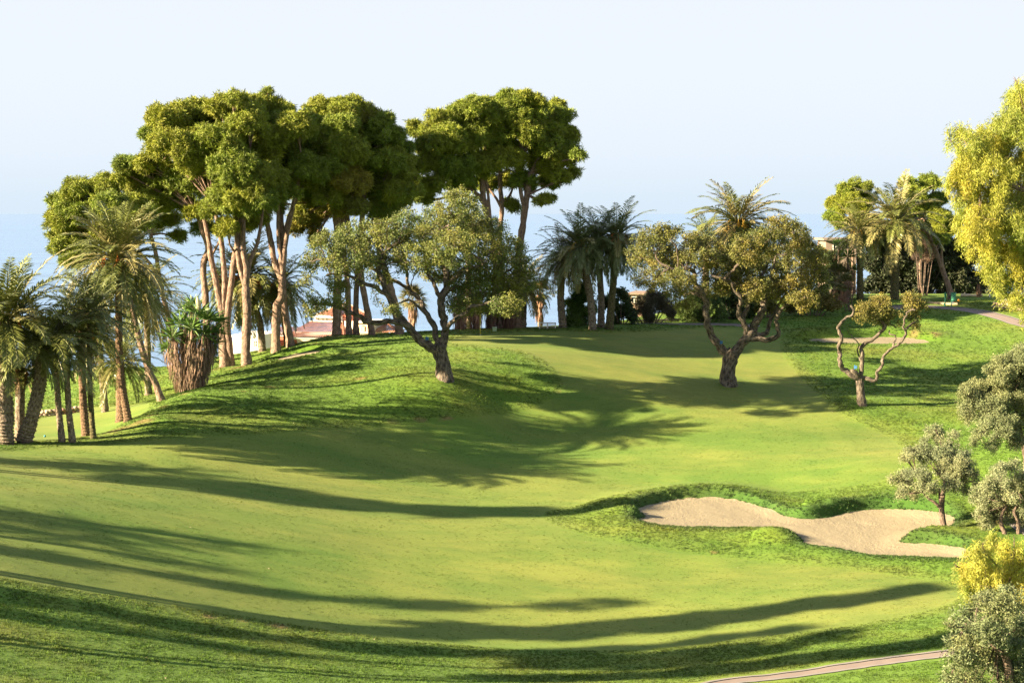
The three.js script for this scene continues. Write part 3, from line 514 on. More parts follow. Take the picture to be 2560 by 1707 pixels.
function oak(o) {
  const base = ground(...o.base), D = -base.z, k = mpp(D), t = thing('cork_oak', o.label, 'oak tree', base);
  const nodes = [];
  o.limbs.forEach((l, i) => {
    const thin = (o.thin ?? 1) * (i ? 0.85 : 0.97), pts = l.p.map(([X, Y], j) => at(X, Y, D + (l.z0 ?? 0) + ((l.z1 ?? 0) - (l.z0 ?? 0)) * j / (l.p.length - 1)).sub(base));
    if (i === 0) { pts[0].set(0, 0.05, 0); pts.unshift(V(0, -0.35, 0)); }
    const R = pts.map((_, j) => k * thin * (l.r[0] + (l.r[1] - l.r[0]) * j / (pts.length - 1))); if (i === 0) { R[0] *= 1.35; R[1] *= 1.22; }
    const jit = pts.map((p, j) => (j > 0 && j < pts.length - 1 && i > 0 ? p.clone().add(V(rr(-0.05, 0.05), rr(-0.05, 0.05), rr(-0.15, 0.15))) : p));
    const [P, Q] = smoothTube(jit, R, 0.2);
    // knees and kinks
    if (i) P.forEach((p, j) => { const f = Math.min(1, j / 4), s = p.clone().multiplyScalar(1.5), g = (o.kink ?? 0.13) * f; p.add(V(noise(s.x, s.y, s.z + i * 9) * g * 1.6, noise(s.y + 40, s.z, s.x) * g, noise(s.z + 80, s.x, s.y) * g * 1.6)).add(V(noise(s.x * 2.6, s.y * 2.6, 3 + i) * g * 0.7, noise(s.y * 2.6, s.x * 2.6, 13 + i) * g * 0.5, 0)); });
    part(l.name ?? (i === 0 ? 'trunk' : 'limb'), sweep(P, Q, i === 0 ? 18 : 10, barkWobble(0.26, 1.7, i * 5.1)), M.oakBark, t);
    if (i) P.forEach((p, j) => { if (j % 2 === 0 && j > P.length * 0.3) nodes.push({ p, parent: -1, r: Q[j] }); });
  });
  const first = nodes.length, spots = [];
  for (const [X, Y, rx, ry, dz] of o.leafy) {
    const z = dz ?? rr(-1, 1) * (o.deep ?? 3.5), n = Math.round(rx * ry * (o.spots ?? 0.075)) + 2;
    for (let j = 0; j < n; j++) { const d = dirRand().multiplyScalar(Math.cbrt(rnd())); spots.push(at(X + d.x * rx, Y - d.y * ry, D + z + d.z * rx * k).sub(base)); }
  }
  growTwigs(nodes, spots, o.infl ?? 2.2, 0.3, 0.25, 90); console.log('oak', spots.length, first, nodes.length);
  const g = twigMesh(nodes, first, 0.016, 2.25, (o.most ?? 3.2) * k); if (g) part('twigs', g, M.oakTwig, t);
  const list = [];
  for (let i = first; i < nodes.length; i++) if (nodes[i].r < 0.034) {
    const tip = !(nodes[i].kids > 0), n = tip ? (o.tipSprays ?? 5) : Math.floor((o.sideSprays ?? 1.3) + rnd()), tone = noise(nodes[i].p.x * 0.5, nodes[i].p.y * 0.5, nodes[i].p.z * 0.5) * 2.4;
    for (let q = 0; q < n; q++) { const d = dirRand(); list.push([nodes[i].p.clone().addScaledVector(dirRand(), 0.2), d, rr(0.7, 1.2) * (o.leaf ?? 1), tone]); }
  }
  foliage(t, 'crown', list, SPRAY.oak, M.oakLeaf, o.tint);
  if (o.tag) { const p = at(...o.tag, D - 0.45).sub(base), w = 0.14; const s = new THREE.Shape(); for (let i = 0; i < 9; i++) { const a = i / 9 * 6.283, r = w * (0.8 + 0.35 * Math.sin(i * 2.4)); i ? s.lineTo(Math.cos(a) * r, Math.sin(a) * r * 1.2) : s.moveTo(Math.cos(a) * r, Math.sin(a) * r * 1.2); }
    const m = part('blue_tag', new THREE.ExtrudeGeometry(s, { depth: 0.06, bevelEnabled: true, bevelSize: 0.015, bevelThickness: 0.015, bevelSegments: 1 }), std({ color: RGB(0.015, 0.1, 0.26), roughness: 0.6 }), t); m.position.copy(p); m.rotation.y = -0.4; }
  return t;
}
setSeed(202);
oak({ label: 'broad cork oak with twisting dark limbs and open crown on the mound beside the green', base: [1021, 869], tag: [981, 777], deep: 4.5,
  tint: tint(0.14, 0.17, 0.028, 0.32, 0.13),
  limbs: [
    { r: [17, 15], p: [[1021, 869], [1017, 833], [1010, 806], [1012, 790]] },
    { r: [13, 6], z1: -1.5, p: [[1008, 812], [990, 798], [969, 786], [947, 761], [928, 736], [910, 715], [897, 687], [882, 656], [872, 615], [874, 588]] },
    { r: [9, 3], z0: -0.8, z1: -3, dark: 1, p: [[945, 760], [925, 742], [897, 738], [866, 742], [835, 736], [817, 724], [795, 718], [776, 702], [742, 699], [714, 701]] },
    { r: [7, 2.5], z0: -1.2, z1: -3.5, dark: 1, p: [[897, 688], [879, 668], [854, 659], [829, 649], [804, 635], [782, 628], [751, 631]] },
    { r: [5, 2.5], z0: -1.4, z1: 1.5, dark: 1, p: [[873, 628], [854, 615], [835, 593], [820, 572], [805, 560]] },
    { r: [9, 4], z1: 1.5, p: [[1010, 800], [1003, 770], [990, 735], [969, 702], [953, 680], [940, 664], [925, 652], [897, 640]] },
    { r: [12, 5], z1: 1, p: [[1014, 800], [1022, 765], [1020, 735], [1012, 693], [1018, 671], [1028, 652], [1026, 615], [1031, 590], [1053, 569], [1080, 550], [1087, 525]] },
    { r: [6, 2.5], z0: 0.4, z1: -2, dark: 1, p: [[1028, 650], [1053, 631], [1071, 615], [1093, 612], [1120, 600]] },
    { r: [6, 2.5], z0: 0.2, z1: 2.5, p: [[1016, 690], [1000, 660], [985, 640], [978, 612], [975, 580], [965, 550]] },
    { r: [7, 2.5], z0: 0, z1: -2.5, p: [[1020, 760], [1037, 740], [1062, 720], [1084, 706], [1110, 700], [1140, 690]] },
    { r: [4, 2], z0: 0.7, z1: 0.5, dark: 1, p: [[1028, 600], [1031, 550], [1032, 516], [1030, 485], [1040, 455]] },
    { r: [5, 2], z0: 0.7, z1: 3.0, dark: 1, p: [[1020, 680], [1045, 660], [1090, 655], [1130, 640], [1165, 625]] },
    { r: [4.5, 2], z0: 1, z1: 2.5, dark: 1, p: [[940, 664], [930, 620], [925, 580], [915, 545], [900, 525]] },
    { r: [3.5, 2], z0: 0.5, z1: -1.5, dark: 1, p: [[985, 730], [960, 700], [935, 690], [912, 698]] },
  ],
  leafy: [[1050, 478, 55, 38], [1085, 505, 45, 40], [1000, 520, 60, 45], [900, 530, 55, 30], [830, 540, 65, 35], [762, 560, 55, 35], [722, 602, 35, 25], [800, 600, 70, 32], [880, 580, 60, 38], [960, 590, 55, 45], [1040, 570, 60, 45], [1110, 560, 60, 50], [1172, 572, 45, 35], [1142, 620, 60, 45], [1190, 650, 45, 38], [1082, 640, 60, 40], [1010, 620, 45, 35], [1130, 690, 60, 35], [1062, 702, 45, 22], [782, 650, 40, 20], [752, 692, 45, 14], [722, 712, 30, 16], [872, 640, 28, 18], [900, 712, 22, 12], [1162, 700, 38, 26], [930, 500, 38, 22], [1045, 445, 30, 16], [1120, 520, 45, 30], [960, 545, 50, 30], [700, 645, 20, 16], [1210, 610, 26, 22]] });
oak({ label: 'cork oak with bronze-tinged crown standing alone in the middle of the fairway', base: [1674, 886], tag: [1657, 786], deep: 4.5, tint: tint(0.145, 0.15, 0.026, 0.32, 0.14), spots: 0.075, tipSprays: 6, sideSprays: 1.7,
  limbs: [
    { r: [16, 16], p: [[1674, 886], [1673, 850], [1680, 818], [1688, 806]] },
    { r: [12, 5], z1: -1.2, p: [[1682, 820], [1663, 804], [1646, 785], [1632, 760], [1623, 734], [1622, 699], [1613, 678], [1599, 650], [1595, 627], [1573, 616]] },
    { r: [5, 2.5], z0: -1, z1: -2.5, p: [[1601, 655], [1590, 645], [1581, 644], [1573, 634], [1555, 620], [1530, 610]] },
    { r: [6, 3], z0: -0.5, z1: 1.5, dark: 1, p: [[1614, 682], [1600, 676], [1588, 674], [1569, 673], [1562, 660], [1550, 640]] },
    { r: [14, 6], z1: 0.5, p: [[1688, 812], [1702, 790], [1718, 770], [1731, 757], [1739, 734], [1752, 708], [1762, 681], [1773, 664], [1796, 650], [1815, 630]] },
    { r: [9, 3], z0: 0.1, z1: -1.8, p: [[1716, 776], [1713, 752], [1701, 725], [1701, 697], [1694, 673], [1683, 653], [1667, 641], [1638, 634]] },
    { r: [8, 3], z0: 0.1, z1: 1.8, p: [[1725, 768], [1738, 768], [1761, 764], [1773, 736], [1785, 713], [1794, 690], [1810, 670]] },
    { r: [8, 3.5], z0: 0, z1: -1.6, dark: 1, p: [[1712, 782], [1729, 777], [1752, 781], [1778, 778], [1789, 764], [1783, 739], [1790, 722], [1808, 699], [1834, 690], [1855, 680]] },
    { r: [6, 3], z0: 0.5, z1: 3.2, dark: 1, p: [[1706, 735], [1715, 705], [1720, 685], [1734, 660], [1739, 645], [1755, 627], [1765, 600]] },
    { r: [4, 2], z0: 2.2, z1: 3, dark: 1, p: [[1734, 660], [1722, 640], [1715, 615], [1712, 590]] },
    { r: [4, 2], z0: 0.4, z1: 0.8, dark: 1, p: [[1770, 668], [1772, 640], [1780, 600], [1790, 560]] },
  ],
  leafy: [[1500, 560, 50, 36], [1540, 600, 55, 38], [1470, 596, 32, 20], [1490, 640, 38, 28], [1560, 652, 45, 34], [1600, 590, 58, 34], [1660, 590, 52, 34], [1720, 572, 48, 38], [1690, 632, 55, 34], [1642, 652, 46, 26], [1770, 552, 48, 38], [1822, 542, 42, 34], [1762, 612, 58, 44], [1832, 602, 58, 44], [1872, 640, 36, 34], [1812, 660, 58, 36], [1850, 690, 40, 26], [1530, 532, 34, 24], [1572, 694, 28, 16], [1800, 512, 40, 20], [1740, 662, 40, 26], [1880, 600, 26, 30], [1450, 575, 16, 14], [1600, 555, 40, 20], [1850, 560, 34, 26]] });
oak({ label: 'small gnarled cork oak with three bare zigzag limbs and few leaf tufts', base: [1981, 932], tag: [1966, 843], deep: 0.5, tint: tint(0.19, 0.185, 0.04, 0.25, 0.12), thin: 0.84, kink: 0.17, infl: 1.2, most: 1.6, spots: 0.5, tipSprays: 6, sideSprays: 2.2, leaf: 0.9,
  limbs: [
    { r: [11, 10], p: [[1981, 932], [1977, 895], [1975, 865]] },
    { r: [9, 3.5], z1: -0.8, p: [[1973, 872], [1956, 859], [1936, 844], [1929, 829], [1928, 815], [1924, 802], [1930, 782], [1930, 760], [1929, 748], [1941, 731], [1963, 716], [1953, 703]] },
    { r: [8, 3.5], z1: 0.3, p: [[1976, 872], [1980, 836], [1980, 807], [1983, 792], [2005, 777], [2029, 755], [2027, 745], [2020, 733], [2015, 722]] },
    { r: [3.2, 2], z0: 0.3, z1: 0.8, dark: 1, p: [[2028, 752], [2034, 745], [2052, 745], [2058, 752]] },
    { r: [8, 5], z1: -0.3, p: [[1976, 868], [1990, 867], [2005, 871], [2017, 873]] },
    { r: [5.5, 2.5], z0: -0.3, z1: -0.8, p: [[2014, 872], [2018, 858], [2029, 841], [2027, 827], [2042, 807], [2066, 787], [2080, 767], [2081, 753], [2080, 731], [2084, 721], [2095, 714], [2103, 713]] },
    { r: [3.5, 2], z0: -0.7, z1: -0.2, dark: 1, p: [[2081, 757], [2096, 744], [2103, 738]] },
    { r: [3, 2], z0: -0.5, z1: 0, dark: 1, p: [[2052, 797], [2055, 785], [2056, 772], [2046, 768], [2042, 758]] },
    { r: [2.5, 1], z0: 0, z1: -0.4, p: [[1976, 828], [1972, 800], [1969, 782], [1953, 770], [1945, 758]] },
    { r: [9, 8], z1: -0.4, name: 'cut_stump', p: [[1974, 868], [1968, 857], [1964, 847]] },
  ],
  leafy: [[1988, 716, 20, 24], [2024, 704, 26, 28], [2020, 730, 20, 16], [2042, 718, 17, 17], [2098, 694, 26, 22], [2120, 700, 12, 13], [2101, 731, 15, 17], [2106, 748, 13, 9], [2066, 750, 9, 8], [2010, 716, 20, 20]] });
// ---------------------------------------------------------------- palms
setSeed(303);
function frondGeo(th0, droop, opt = {}) { // a feather leaf of unit length that leaves the origin in the x-y plane
  const n = opt.n ?? 38, P = [], T = []; let x = 0, y = 0;
  const S = 16; for (let i = 0; i <= S; i++) { const s = i / S, th = Math.max(-1.52, th0 - droop * Math.pow(s, 1.35)); P.push(V(x, y, 0)); T.push(V(Math.cos(th), Math.sin(th), 0)); x += Math.cos(th) / S; y += Math.sin(th) / S; }
  const t = new Tris(), W = i => 0.011 * (1 - i / S) + 0.0025;
  for (let i = 0; i < S; i++) { // three-sided midrib
    const a = P[i], b = P[i + 1], na = V(-T[i].y, T[i].x, 0), nb = V(-T[i + 1].y, T[i + 1].x, 0), wa = W(i), wb = W(i + 1);
    const A = [a.clone().addScaledVector(na, wa), V(a.x, a.y, wa).addScaledVector(na, -wa * 0.5), V(a.x, a.y, -wa).addScaledVector(na, -wa * 0.5)], B = [b.clone().addScaledVector(nb, wb), V(b.x, b.y, wb).addScaledVector(nb, -wb * 0.5), V(b.x, b.y, -wb).addScaledVector(nb, -wb * 0.5)];
    for (let q = 0; q < 3; q++) { const r = (q + 1) % 3; t.tri(A[q], A[r], B[q]); t.tri(B[q], A[r], B[r]); }
  }
  const rib = t.p.length / 9; // triangles of the midrib come first
  for (let i = 0; i < n; i++) for (const side of [1, -1]) {
    const s = 0.14 + 0.86 * (i + rr(0, 0.7)) / n, f = s * S, k = Math.min(S - 1, Math.floor(f)), p = P[k].clone().lerp(P[k + 1], f - k), tg = T[k], nm = V(-tg.y, tg.x, 0);
    const l = (opt.leaf ?? 0.215) * Math.pow(Math.sin(Math.PI * (0.1 + 0.86 * s)), 0.55) * rr(0.82, 1.1) * (1 - 0.25 * s);
    const d = tg.clone().multiplyScalar(rr(0.62, 0.8)).add(V(0, 0, side * rr(0.6, 0.78))).addScaledVector(nm, rr(0.05, 0.4)); d.y -= 0.18; d.normalize();
    const across = tg.clone().addScaledVector(d, -tg.dot(d)).normalize().addScaledVector(nm, rr(-0.4, 0.4)).normalize();
    t.leaf(p, d, across, l, (opt.wid ?? 0.019), 0.12);
  }
  return t.build();
}
const CLASSES = [[1.4, 0.55], [1.22, 0.75], [1.05, 1.0], [0.8, 1.15], [0.55, 1.25], [0.28, 1.3], [0.0, 1.25], [-0.3, 1.1], [-0.65, 0.8], [-1.0, 0.5], [-1.3, 0.25]];
const FROND = CLASSES.map(([a, b]) => [0, 1].map(() => frondGeo(a, b + rr(-0.1, 0.1))));
const LIGHTFROND = CLASSES.map(([a, b]) => [frondGeo(a, b, { n: 26, wid: 0.024 })]);
M.frond = leafMat(0.15, 0.175, 0.045, 0.3, 0.4);
M.frondPale = leafMat(0.24, 0.225, 0.085, 0.3, 0.45);
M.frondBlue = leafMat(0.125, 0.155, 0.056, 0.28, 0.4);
M.frondGold = leafMat(0.21, 0.185, 0.075, 0.35, 0.6);
M.frondDry = leafMat(0.24, 0.165, 0.095, 0.25, 0.9);
M.date = std({ color: RGB(0.5, 0.15, 0.02), roughness: 0.6 });
M.dateYellow = std({ color: RGB(0.45, 0.27, 0.03), roughness: 0.6 });
M.boot = bark([0.07, 0.04, 0.025], [0.26, 0.17, 0.105], 71, 1.6);
// leaf scars: staggered scales that stand out at their upper edge
const scales = (rows, round, amp, s) => (a, l) => { const row = l / rows, k = Math.floor(row), f = row - k, u = a / 6.2832 * round + (k % 2) * 0.5, g = Math.abs(u - Math.floor(u) - 0.5) * 2; return 1 + amp * (f * 1.2 - 0.5) * (1 - g * g) + 0.5 * amp * noise(Math.cos(a) * 2 + s, Math.sin(a) * 2, l * 1.3); };
const dateGeo = (() => { const g = []; setSeed(9); for (let i = 0; i < 7; i++) { const a = rr(0, 6.28), r = rr(0.01, 0.1); const pts = [V(0, 0, 0), V(0.22, 0.16, 0), V(0.42, 0.1, 0), V(0.5 + r * Math.cos(a), -0.15, r * Math.sin(a)), V(0.52 + 1.6 * r * Math.cos(a), -0.42, 1.6 * r * Math.sin(a))]; const [P, R] = smoothTube(pts, [0.02, 0.017, 0.014, 0.013, 0.01], 0.1); g.push(sweep(P, R, 4)); for (let q = 0; q < 9; q++) { const b = new THREE.OctahedronGeometry(0.026, 0); const w = P[P.length - 1].clone().lerp(P[Math.floor(P.length * 0.6)], rnd()); b.translate(w.x + rr(-0.04, 0.04), w.y + rr(-0.03, 0.03), w.z + rr(-0.04, 0.04)); b.deleteAttribute('normal'); b.setIndex([...Array(24).keys()]); b.computeVertexNormals(); g.push(b); } } return mergeGeometries(g.map(x => { const y = x.index ? x.toNonIndexed() : x; y.deleteAttribute('uv'); return y; })); })();
function palm(o) {
  const base = o.b.length === 3 ? onGround(o.b[0], o.b[2]) : ground(o.b[0], o.b[1]), D = -base.z, k = mpp(D);
  const t = thing('date_palm', o.label, 'palm tree', base, o.group), dz = o.dz ?? 0;
  const c = at(o.c[0], o.c[1], D + dz).sub(base), r = o.w / 2 * k;
  const pts = [V(0, -0.2, 0), V(0, 0.15, 0), ...(o.via ?? []).map(([X, Y]) => at(X, Y, D + dz * 0.5).sub(base)), c];
  const R = pts.map((_, i) => r * (i === 0 ? 1.3 : i === 1 ? 1.2 : i === pts.length - 1 ? (o.top ?? 0.95) : 1));
  const [P, Q] = smoothTube(pts, R, o.fine ? 0.045 : 0.09);
  part('trunk', sweep(P, Q, o.fine ? 16 : 10, scales(o.fine ? 0.2 : 0.26, o.fine ? 9 : 7, o.knob ?? 0.22, c.x)), o.bark ?? M.palmBark, t);
  if (o.collar) { // old leaf bases packed under the crown
    const L = o.collar * k, a = c.clone().sub(V(0, L, 0)); const W = (o.cw ?? o.w * 1.6) / 2 * k;
    const [P2, R2] = smoothTube([a, a.clone().lerp(c, 0.15), a.clone().lerp(c, 0.5), a.clone().lerp(c, 0.85), c.clone().add(V(0, 0.15, 0))], [W * 0.75, W * 0.95, W, W * 0.8, W * 0.45], 0.05);
    part('leaf_base_collar', sweep(P2, R2, 16, scales(0.22, 8, 0.4, 3)), M.boot, t);
  }
  const n = Math.round((o.n ?? 46) * 1.2), L = o.L * k, lo = o.lo ?? -0.55, hi = o.hi ?? 1.32; let az = rr(0, 6);
  for (let i = 0; i < n; i++) {
    const f = (i + rr(0, 0.6)) / n, e = hi - (hi - lo) * Math.pow(f, o.pow ?? 0.95); az += 2.39996 + rr(-0.2, 0.2);
    let cl = 0; CLASSES.forEach(([x], q) => { if (Math.abs(x - e) < Math.abs(CLASSES[cl][0] - e)) cl = q; });
    const set = (o.light ? LIGHTFROND : FROND)[cl], dry = f > 1 - (o.dry ?? 0);
    const m = part('frond', set[Math.floor(rnd() * set.length)], dry ? M.frondDry : (rnd() < (o.mixed ?? 0.25) ? (o.mat2 ?? M.frondPale) : (o.mat ?? M.frond)), t);
    m.position.copy(c).add(V(Math.cos(az) * r * 0.5, rr(-0.1, 0.25) * (o.spread ?? 1), -Math.sin(az) * r * 0.5)); m.rotation.set(rr(-0.12, 0.12), az, rr(-0.12, 0.12)); m.scale.setScalar(L * rr(0.82, 1.1) * (dry ? 0.8 : 1));
  }
  for (let i = 0; i < (o.dates ?? 0); i++) { const m = part('date_stalk', dateGeo, o.yellow ? M.dateYellow : M.date, t); m.position.copy(c).add(V(0, 0.1, 0)); m.rotation.y = i * 6.283 / o.dates + rr(-0.4, 0.4); m.scale.setScalar(L * 0.42 * rr(0.85, 1.15)); }
  return t;
}
const LG = 'date palms at the left edge';
palm({ label: 'thick date palm cut by the left picture edge, trunk armoured with pale leaf stubs', b: [10, 1020], c: [12, 740], w: 34, L: 195, n: 66, lo: -0.75, pow: 1.15, fine: 1, knob: 0.4, dates: 2, collar: 45, cw: 46, group: LG, mat: M.frond });
palm({ label: 'short shaggy palm squeezed between the thick edge palm and the forked leaning palm', b: [44, 1012], c: [46, 850], w: 20, L: 75, n: 30, lo: -0.9, fine: 1, dates: 3, collar: 36, cw: 34, dry: 0.2, group: LG });
palm({ label: 'grey palm leaning right from the foot of the thick edge palm', b: [55, 1017], via: [[72, 960], [90, 880]], c: [100, 795], w: 30, L: 165, n: 50, lo: -0.25, fine: 1, knob: 0.35, group: LG, mixed: 0.12, dz: -0.5 });
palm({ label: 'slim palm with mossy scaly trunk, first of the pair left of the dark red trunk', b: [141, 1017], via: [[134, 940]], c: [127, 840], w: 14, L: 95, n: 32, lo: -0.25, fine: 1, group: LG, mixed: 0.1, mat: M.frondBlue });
palm({ label: 'slim pale-ringed palm, second of the pair left of the dark red trunk', b: [165, 1017], via: [[157, 940]], c: [150, 800], w: 14, L: 105, n: 32, lo: -0.25, fine: 1, group: LG, mixed: 0.15 });
palm({ label: 'palm with a dark reddish scaly trunk between two slimmer trunks', b: [196, 1001], via: [[189, 900]], c: [187, 760], w: 17, L: 125, n: 40, lo: -0.3, fine: 1, bark: M.boot, group: LG, mixed: 0.12, dates: 2 });
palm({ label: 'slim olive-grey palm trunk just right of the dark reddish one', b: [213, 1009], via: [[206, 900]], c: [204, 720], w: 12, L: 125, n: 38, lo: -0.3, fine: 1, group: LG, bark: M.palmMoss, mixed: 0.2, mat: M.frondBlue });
palm({ label: 'stout low palm beside the dry dirt bank, short bushy crown', b: [278, 967], c: [275, 835], w: 22, L: 105, n: 44, lo: -0.7, fine: 1, bark: M.boot, group: LG, top: 0.8, mixed: 0.2 });
palm({ label: 'tall date palm with orange date stalks rising above the left palms', b: [287, 0, 110], via: [[276, 860], [272, 740]], c: [271, 600], w: 16, L: 160, n: 84, lo: -1.0, pow: 1.25, fine: 1, bark: M.boot, dates: 8, mixed: 0.35, collar: 26, cw: 24 });
palm({ label: 'dark drooping palm behind the leaning pine trunk left of the yucca', b: [336, 0, 127], c: [335, 680], w: 14, L: 130, n: 48, lo: -1.2, mixed: 0.3 });
palm({ label: 'pale young palm filling the gap under the tall date palm', b: [235, 0, 118], c: [225, 770], w: 14, L: 120, n: 40, lo: -0.9, mixed: 0.4, dry: 0.08 });
palm({ label: 'drooping date palm with yellow-orange stalks behind the forked pines', b: [600, 0, 140], c: [565, 640], via: [[596, 740]], w: 15, L: 135, n: 62, lo: -1.25, mixed: 0.45, dates: 7, light: 1 });
palm({ label: 'drooping palm with mossy trunk behind the S-bent pine', b: [657, 0, 141], via: [[652, 745]], c: [643, 655], w: 11, L: 110, n: 52, lo: -1.3, bark: M.palmMoss, mixed: 0.3, dates: 3, light: 1 });
palm({ label: 'palm half hidden behind the pine row, its left fronds over the sea', b: [505, 0, 146], c: [505, 640], w: 10, L: 70, n: 34, lo: -1.0, mixed: 0.4, light: 1, dates: 3 });
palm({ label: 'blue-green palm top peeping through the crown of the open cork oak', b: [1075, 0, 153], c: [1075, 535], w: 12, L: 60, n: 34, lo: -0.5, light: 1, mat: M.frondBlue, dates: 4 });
palm({ label: 'palm with long pale drooping fronds right of the open cork oak', b: [1200, 0, 151], c: [1203, 645], w: 16, L: 95, n: 46, lo: -1.3, hi: 1.2, mixed: 0.6, mat2: M.frondGold, light: 1 });
const MG = 'dark date palms at the back of the green';
palm({ label: 'left palm of the dark group, light brown lower fronds and short shaded trunk', b: [1293, 0, 150], via: [[1288, 680]], c: [1296, 590], w: 16, L: 92, n: 46, lo: -1.0, mixed: 0.6, group: MG, light: 1, mat2: M.frondGold });
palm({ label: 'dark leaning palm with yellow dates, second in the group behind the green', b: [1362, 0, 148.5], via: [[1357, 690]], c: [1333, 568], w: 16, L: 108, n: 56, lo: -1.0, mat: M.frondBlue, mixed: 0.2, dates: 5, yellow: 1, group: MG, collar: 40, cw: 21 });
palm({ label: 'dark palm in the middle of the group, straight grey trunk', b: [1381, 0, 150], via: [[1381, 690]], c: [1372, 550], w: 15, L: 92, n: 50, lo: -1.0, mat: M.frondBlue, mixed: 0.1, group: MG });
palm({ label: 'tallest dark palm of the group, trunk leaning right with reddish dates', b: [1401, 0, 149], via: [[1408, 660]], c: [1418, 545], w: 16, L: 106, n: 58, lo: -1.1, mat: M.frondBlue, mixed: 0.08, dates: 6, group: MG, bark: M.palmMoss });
palm({ label: 'big symmetrical palm with golden stalks rising behind the bronze-crowned oak', b: [1692, 0, 164], via: [[1692, 640]], c: [1697, 514], w: 19, L: 130, n: 60, lo: -1.0, mat: M.frond, mixed: 0.35, mat2: M.frondGold, dates: 9, yellow: 1, collar: 40, cw: 27 });
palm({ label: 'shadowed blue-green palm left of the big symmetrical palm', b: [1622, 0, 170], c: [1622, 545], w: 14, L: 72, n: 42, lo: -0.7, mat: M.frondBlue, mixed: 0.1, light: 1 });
palm({ label: 'palm with yellow dates and a slim trunk at the left end of the thicket', b: [1977, 0, 168], via: [[1976, 620]], c: [1973, 535], w: 14, L: 84, n: 46, lo: -0.7, mixed: 0.5, dates: 5, yellow: 1, collar: 34, cw: 25, bark: M.palmMoss, light: 1 });
palm({ label: 'large palm with a shaggy brown collar and mossy trunk before the thicket', b: [2056, 0, 169], via: [[2057, 620]], c: [2059, 510], w: 18, L: 122, n: 58, lo: -0.55, mixed: 0.5, dates: 0, collar: 52, cw: 42, bark: M.palmMoss });
// ---------------------------------------------------------------- fan palms, yuccas
const FAN = [0, 1].map(() => { const t = new Tris(); for (let i = 0; i < 18; i++) { const a = -1.9 + 3.8 * i / 17 + rr(-0.04, 0.04), d = V(Math.cos(a), Math.sin(a) * 0.25 + rr(-0.1, 0.1), Math.sin(a)).normalize(); t.leaf(V(0.55, 0.18, 0), d, V(-Math.sin(a), 0, Math.cos(a)), rr(0.5, 0.6), 0.07, 0.15); } const b = V(0, 0, 0), e = V(0.57, 0.2, 0); t.tri(b, e, V(0.55, 0.17, 0.03)); t.tri(b, e, V(0.55, 0.17, -0.03)); return t.build(); });
const STRIP = [0, 1, 2].map(() => { const t = new Tris(), w = 0.05, a = V(-w / 2, 0, 0), b = V(w / 2, 0, 0), c = V(-w / 2 + rr(-0.02, 0.02), -0.5, rr(0.02, 0.08)), d = V(w / 2 + rr(-0.02, 0.02), -0.5, rr(0.02, 0.08)), e = V(rr(-0.08, 0.08), -1, rr(-0.05, 0.12)); t.tri(a, c, b); t.tri(b, c, d); t.tri(c, e, d); return t.build(); });
M.fan = leafMat(0.11, 0.125, 0.04, 0.3, 0.5); M.fanPale = leafMat(0.2, 0.18, 0.08, 0.3, 0.6);
M.straw = leafMat(1, 1, 1, 0.12, 0.95);
function skirt(parent, profile, n, len, tintFn, name = 'dead_leaf_skirt') { // profile: heights and radii of the hanging dead leaves round a stem
  const list = [];
  for (let i = 0; i < n; i++) { const f = rnd(), k = f * (profile.length - 1), a = Math.min(profile.length - 2, Math.floor(k)), g = k - a, c = profile[a][0].clone().lerp(profile[a + 1][0], g), r = profile[a][1] + (profile[a + 1][1] - profile[a][1]) * g, az = rr(0, 6.283); list.push([c, r, az, len * rr(0.6, 1.3)]); }
  STRIP.forEach((geo, q) => {
    const mine = list.filter((_, i) => i % 3 === q), im = new THREE.InstancedMesh(geo, M.straw, mine.length); im.name = name; im.userData.kind = 'stuff';
    mine.forEach(([c, r, az, l], i) => { const e = new THREE.Euler(rr(-0.16, 0.1), az, rr(-0.1, 0.1), 'YXZ'); q0.setFromEuler(e); sc.set(l * rr(0.8, 1.6), l, l); im.setMatrixAt(i, m4.compose(V(c.x + Math.sin(az) * r, c.y + rr(-0.1, 0.2), c.z + Math.cos(az) * r), q0, sc)); im.setColorAt(i, tintFn()); });
    parent.add(im);
  });
}
const strawTint = (r, g, b) => () => { const k = rr(0.45, 1.25); return RGB(r * k, g * k * rr(0.9, 1.05), b * k); };
function fanPalm(label, X, D, Yc, w, L, o = {}) {
  const base = onGround(X, D), k = mpp(D), t = thing('fan_palm', label, 'palm tree', base, o.group), c = at(o.Xc ?? X, Yc, D).sub(base), r = w / 2 * k;
  const [P, R] = smoothTube([V(0, -0.2, 0), V(0, 0.3, 0), c.clone().multiplyScalar(0.5), c], [r * 1.4, r * 1.15, r, r * 0.9], 0.12);
  part('trunk', sweep(P, R, 9, scales(0.2, 7, 0.15, X)), M.palmBark, t);
  const n = o.n ?? 30; for (let i = 0; i < n; i++) { const m = part('fan_leaf', FAN[i % 2], rnd() < (o.pale ?? 0.3) ? M.fanPale : M.fan, t); m.position.copy(c); m.rotation.set(0, i * 2.4, 1.3 - 2.1 * i / n, 'YXZ'); m.scale.setScalar(L * k * rr(0.8, 1.1)); }
  const s = (o.skirt ?? 40) * k; skirt(t, [[c.clone().add(V(0, -s * 0.85, 0)), r * 1.2], [c.clone().add(V(0, -s * 0.4, 0)), r * 2.1], [c, r * 1.4]], o.ns ?? 160, s * 0.55, strawTint(0.3, 0.19, 0.13));
  return t;
}
setSeed(404);
fanPalm('fan palm with a straw skirt between the oak limbs, left of the oak trunk', 948, 152, 690, 9, 42, { pale: 0.5, skirt: 48 });
fanPalm('fan palm with hanging dead leaves just right of the open cork oak crown', 1240, 156, 675, 9, 36, { pale: 0.6, skirt: 55 });
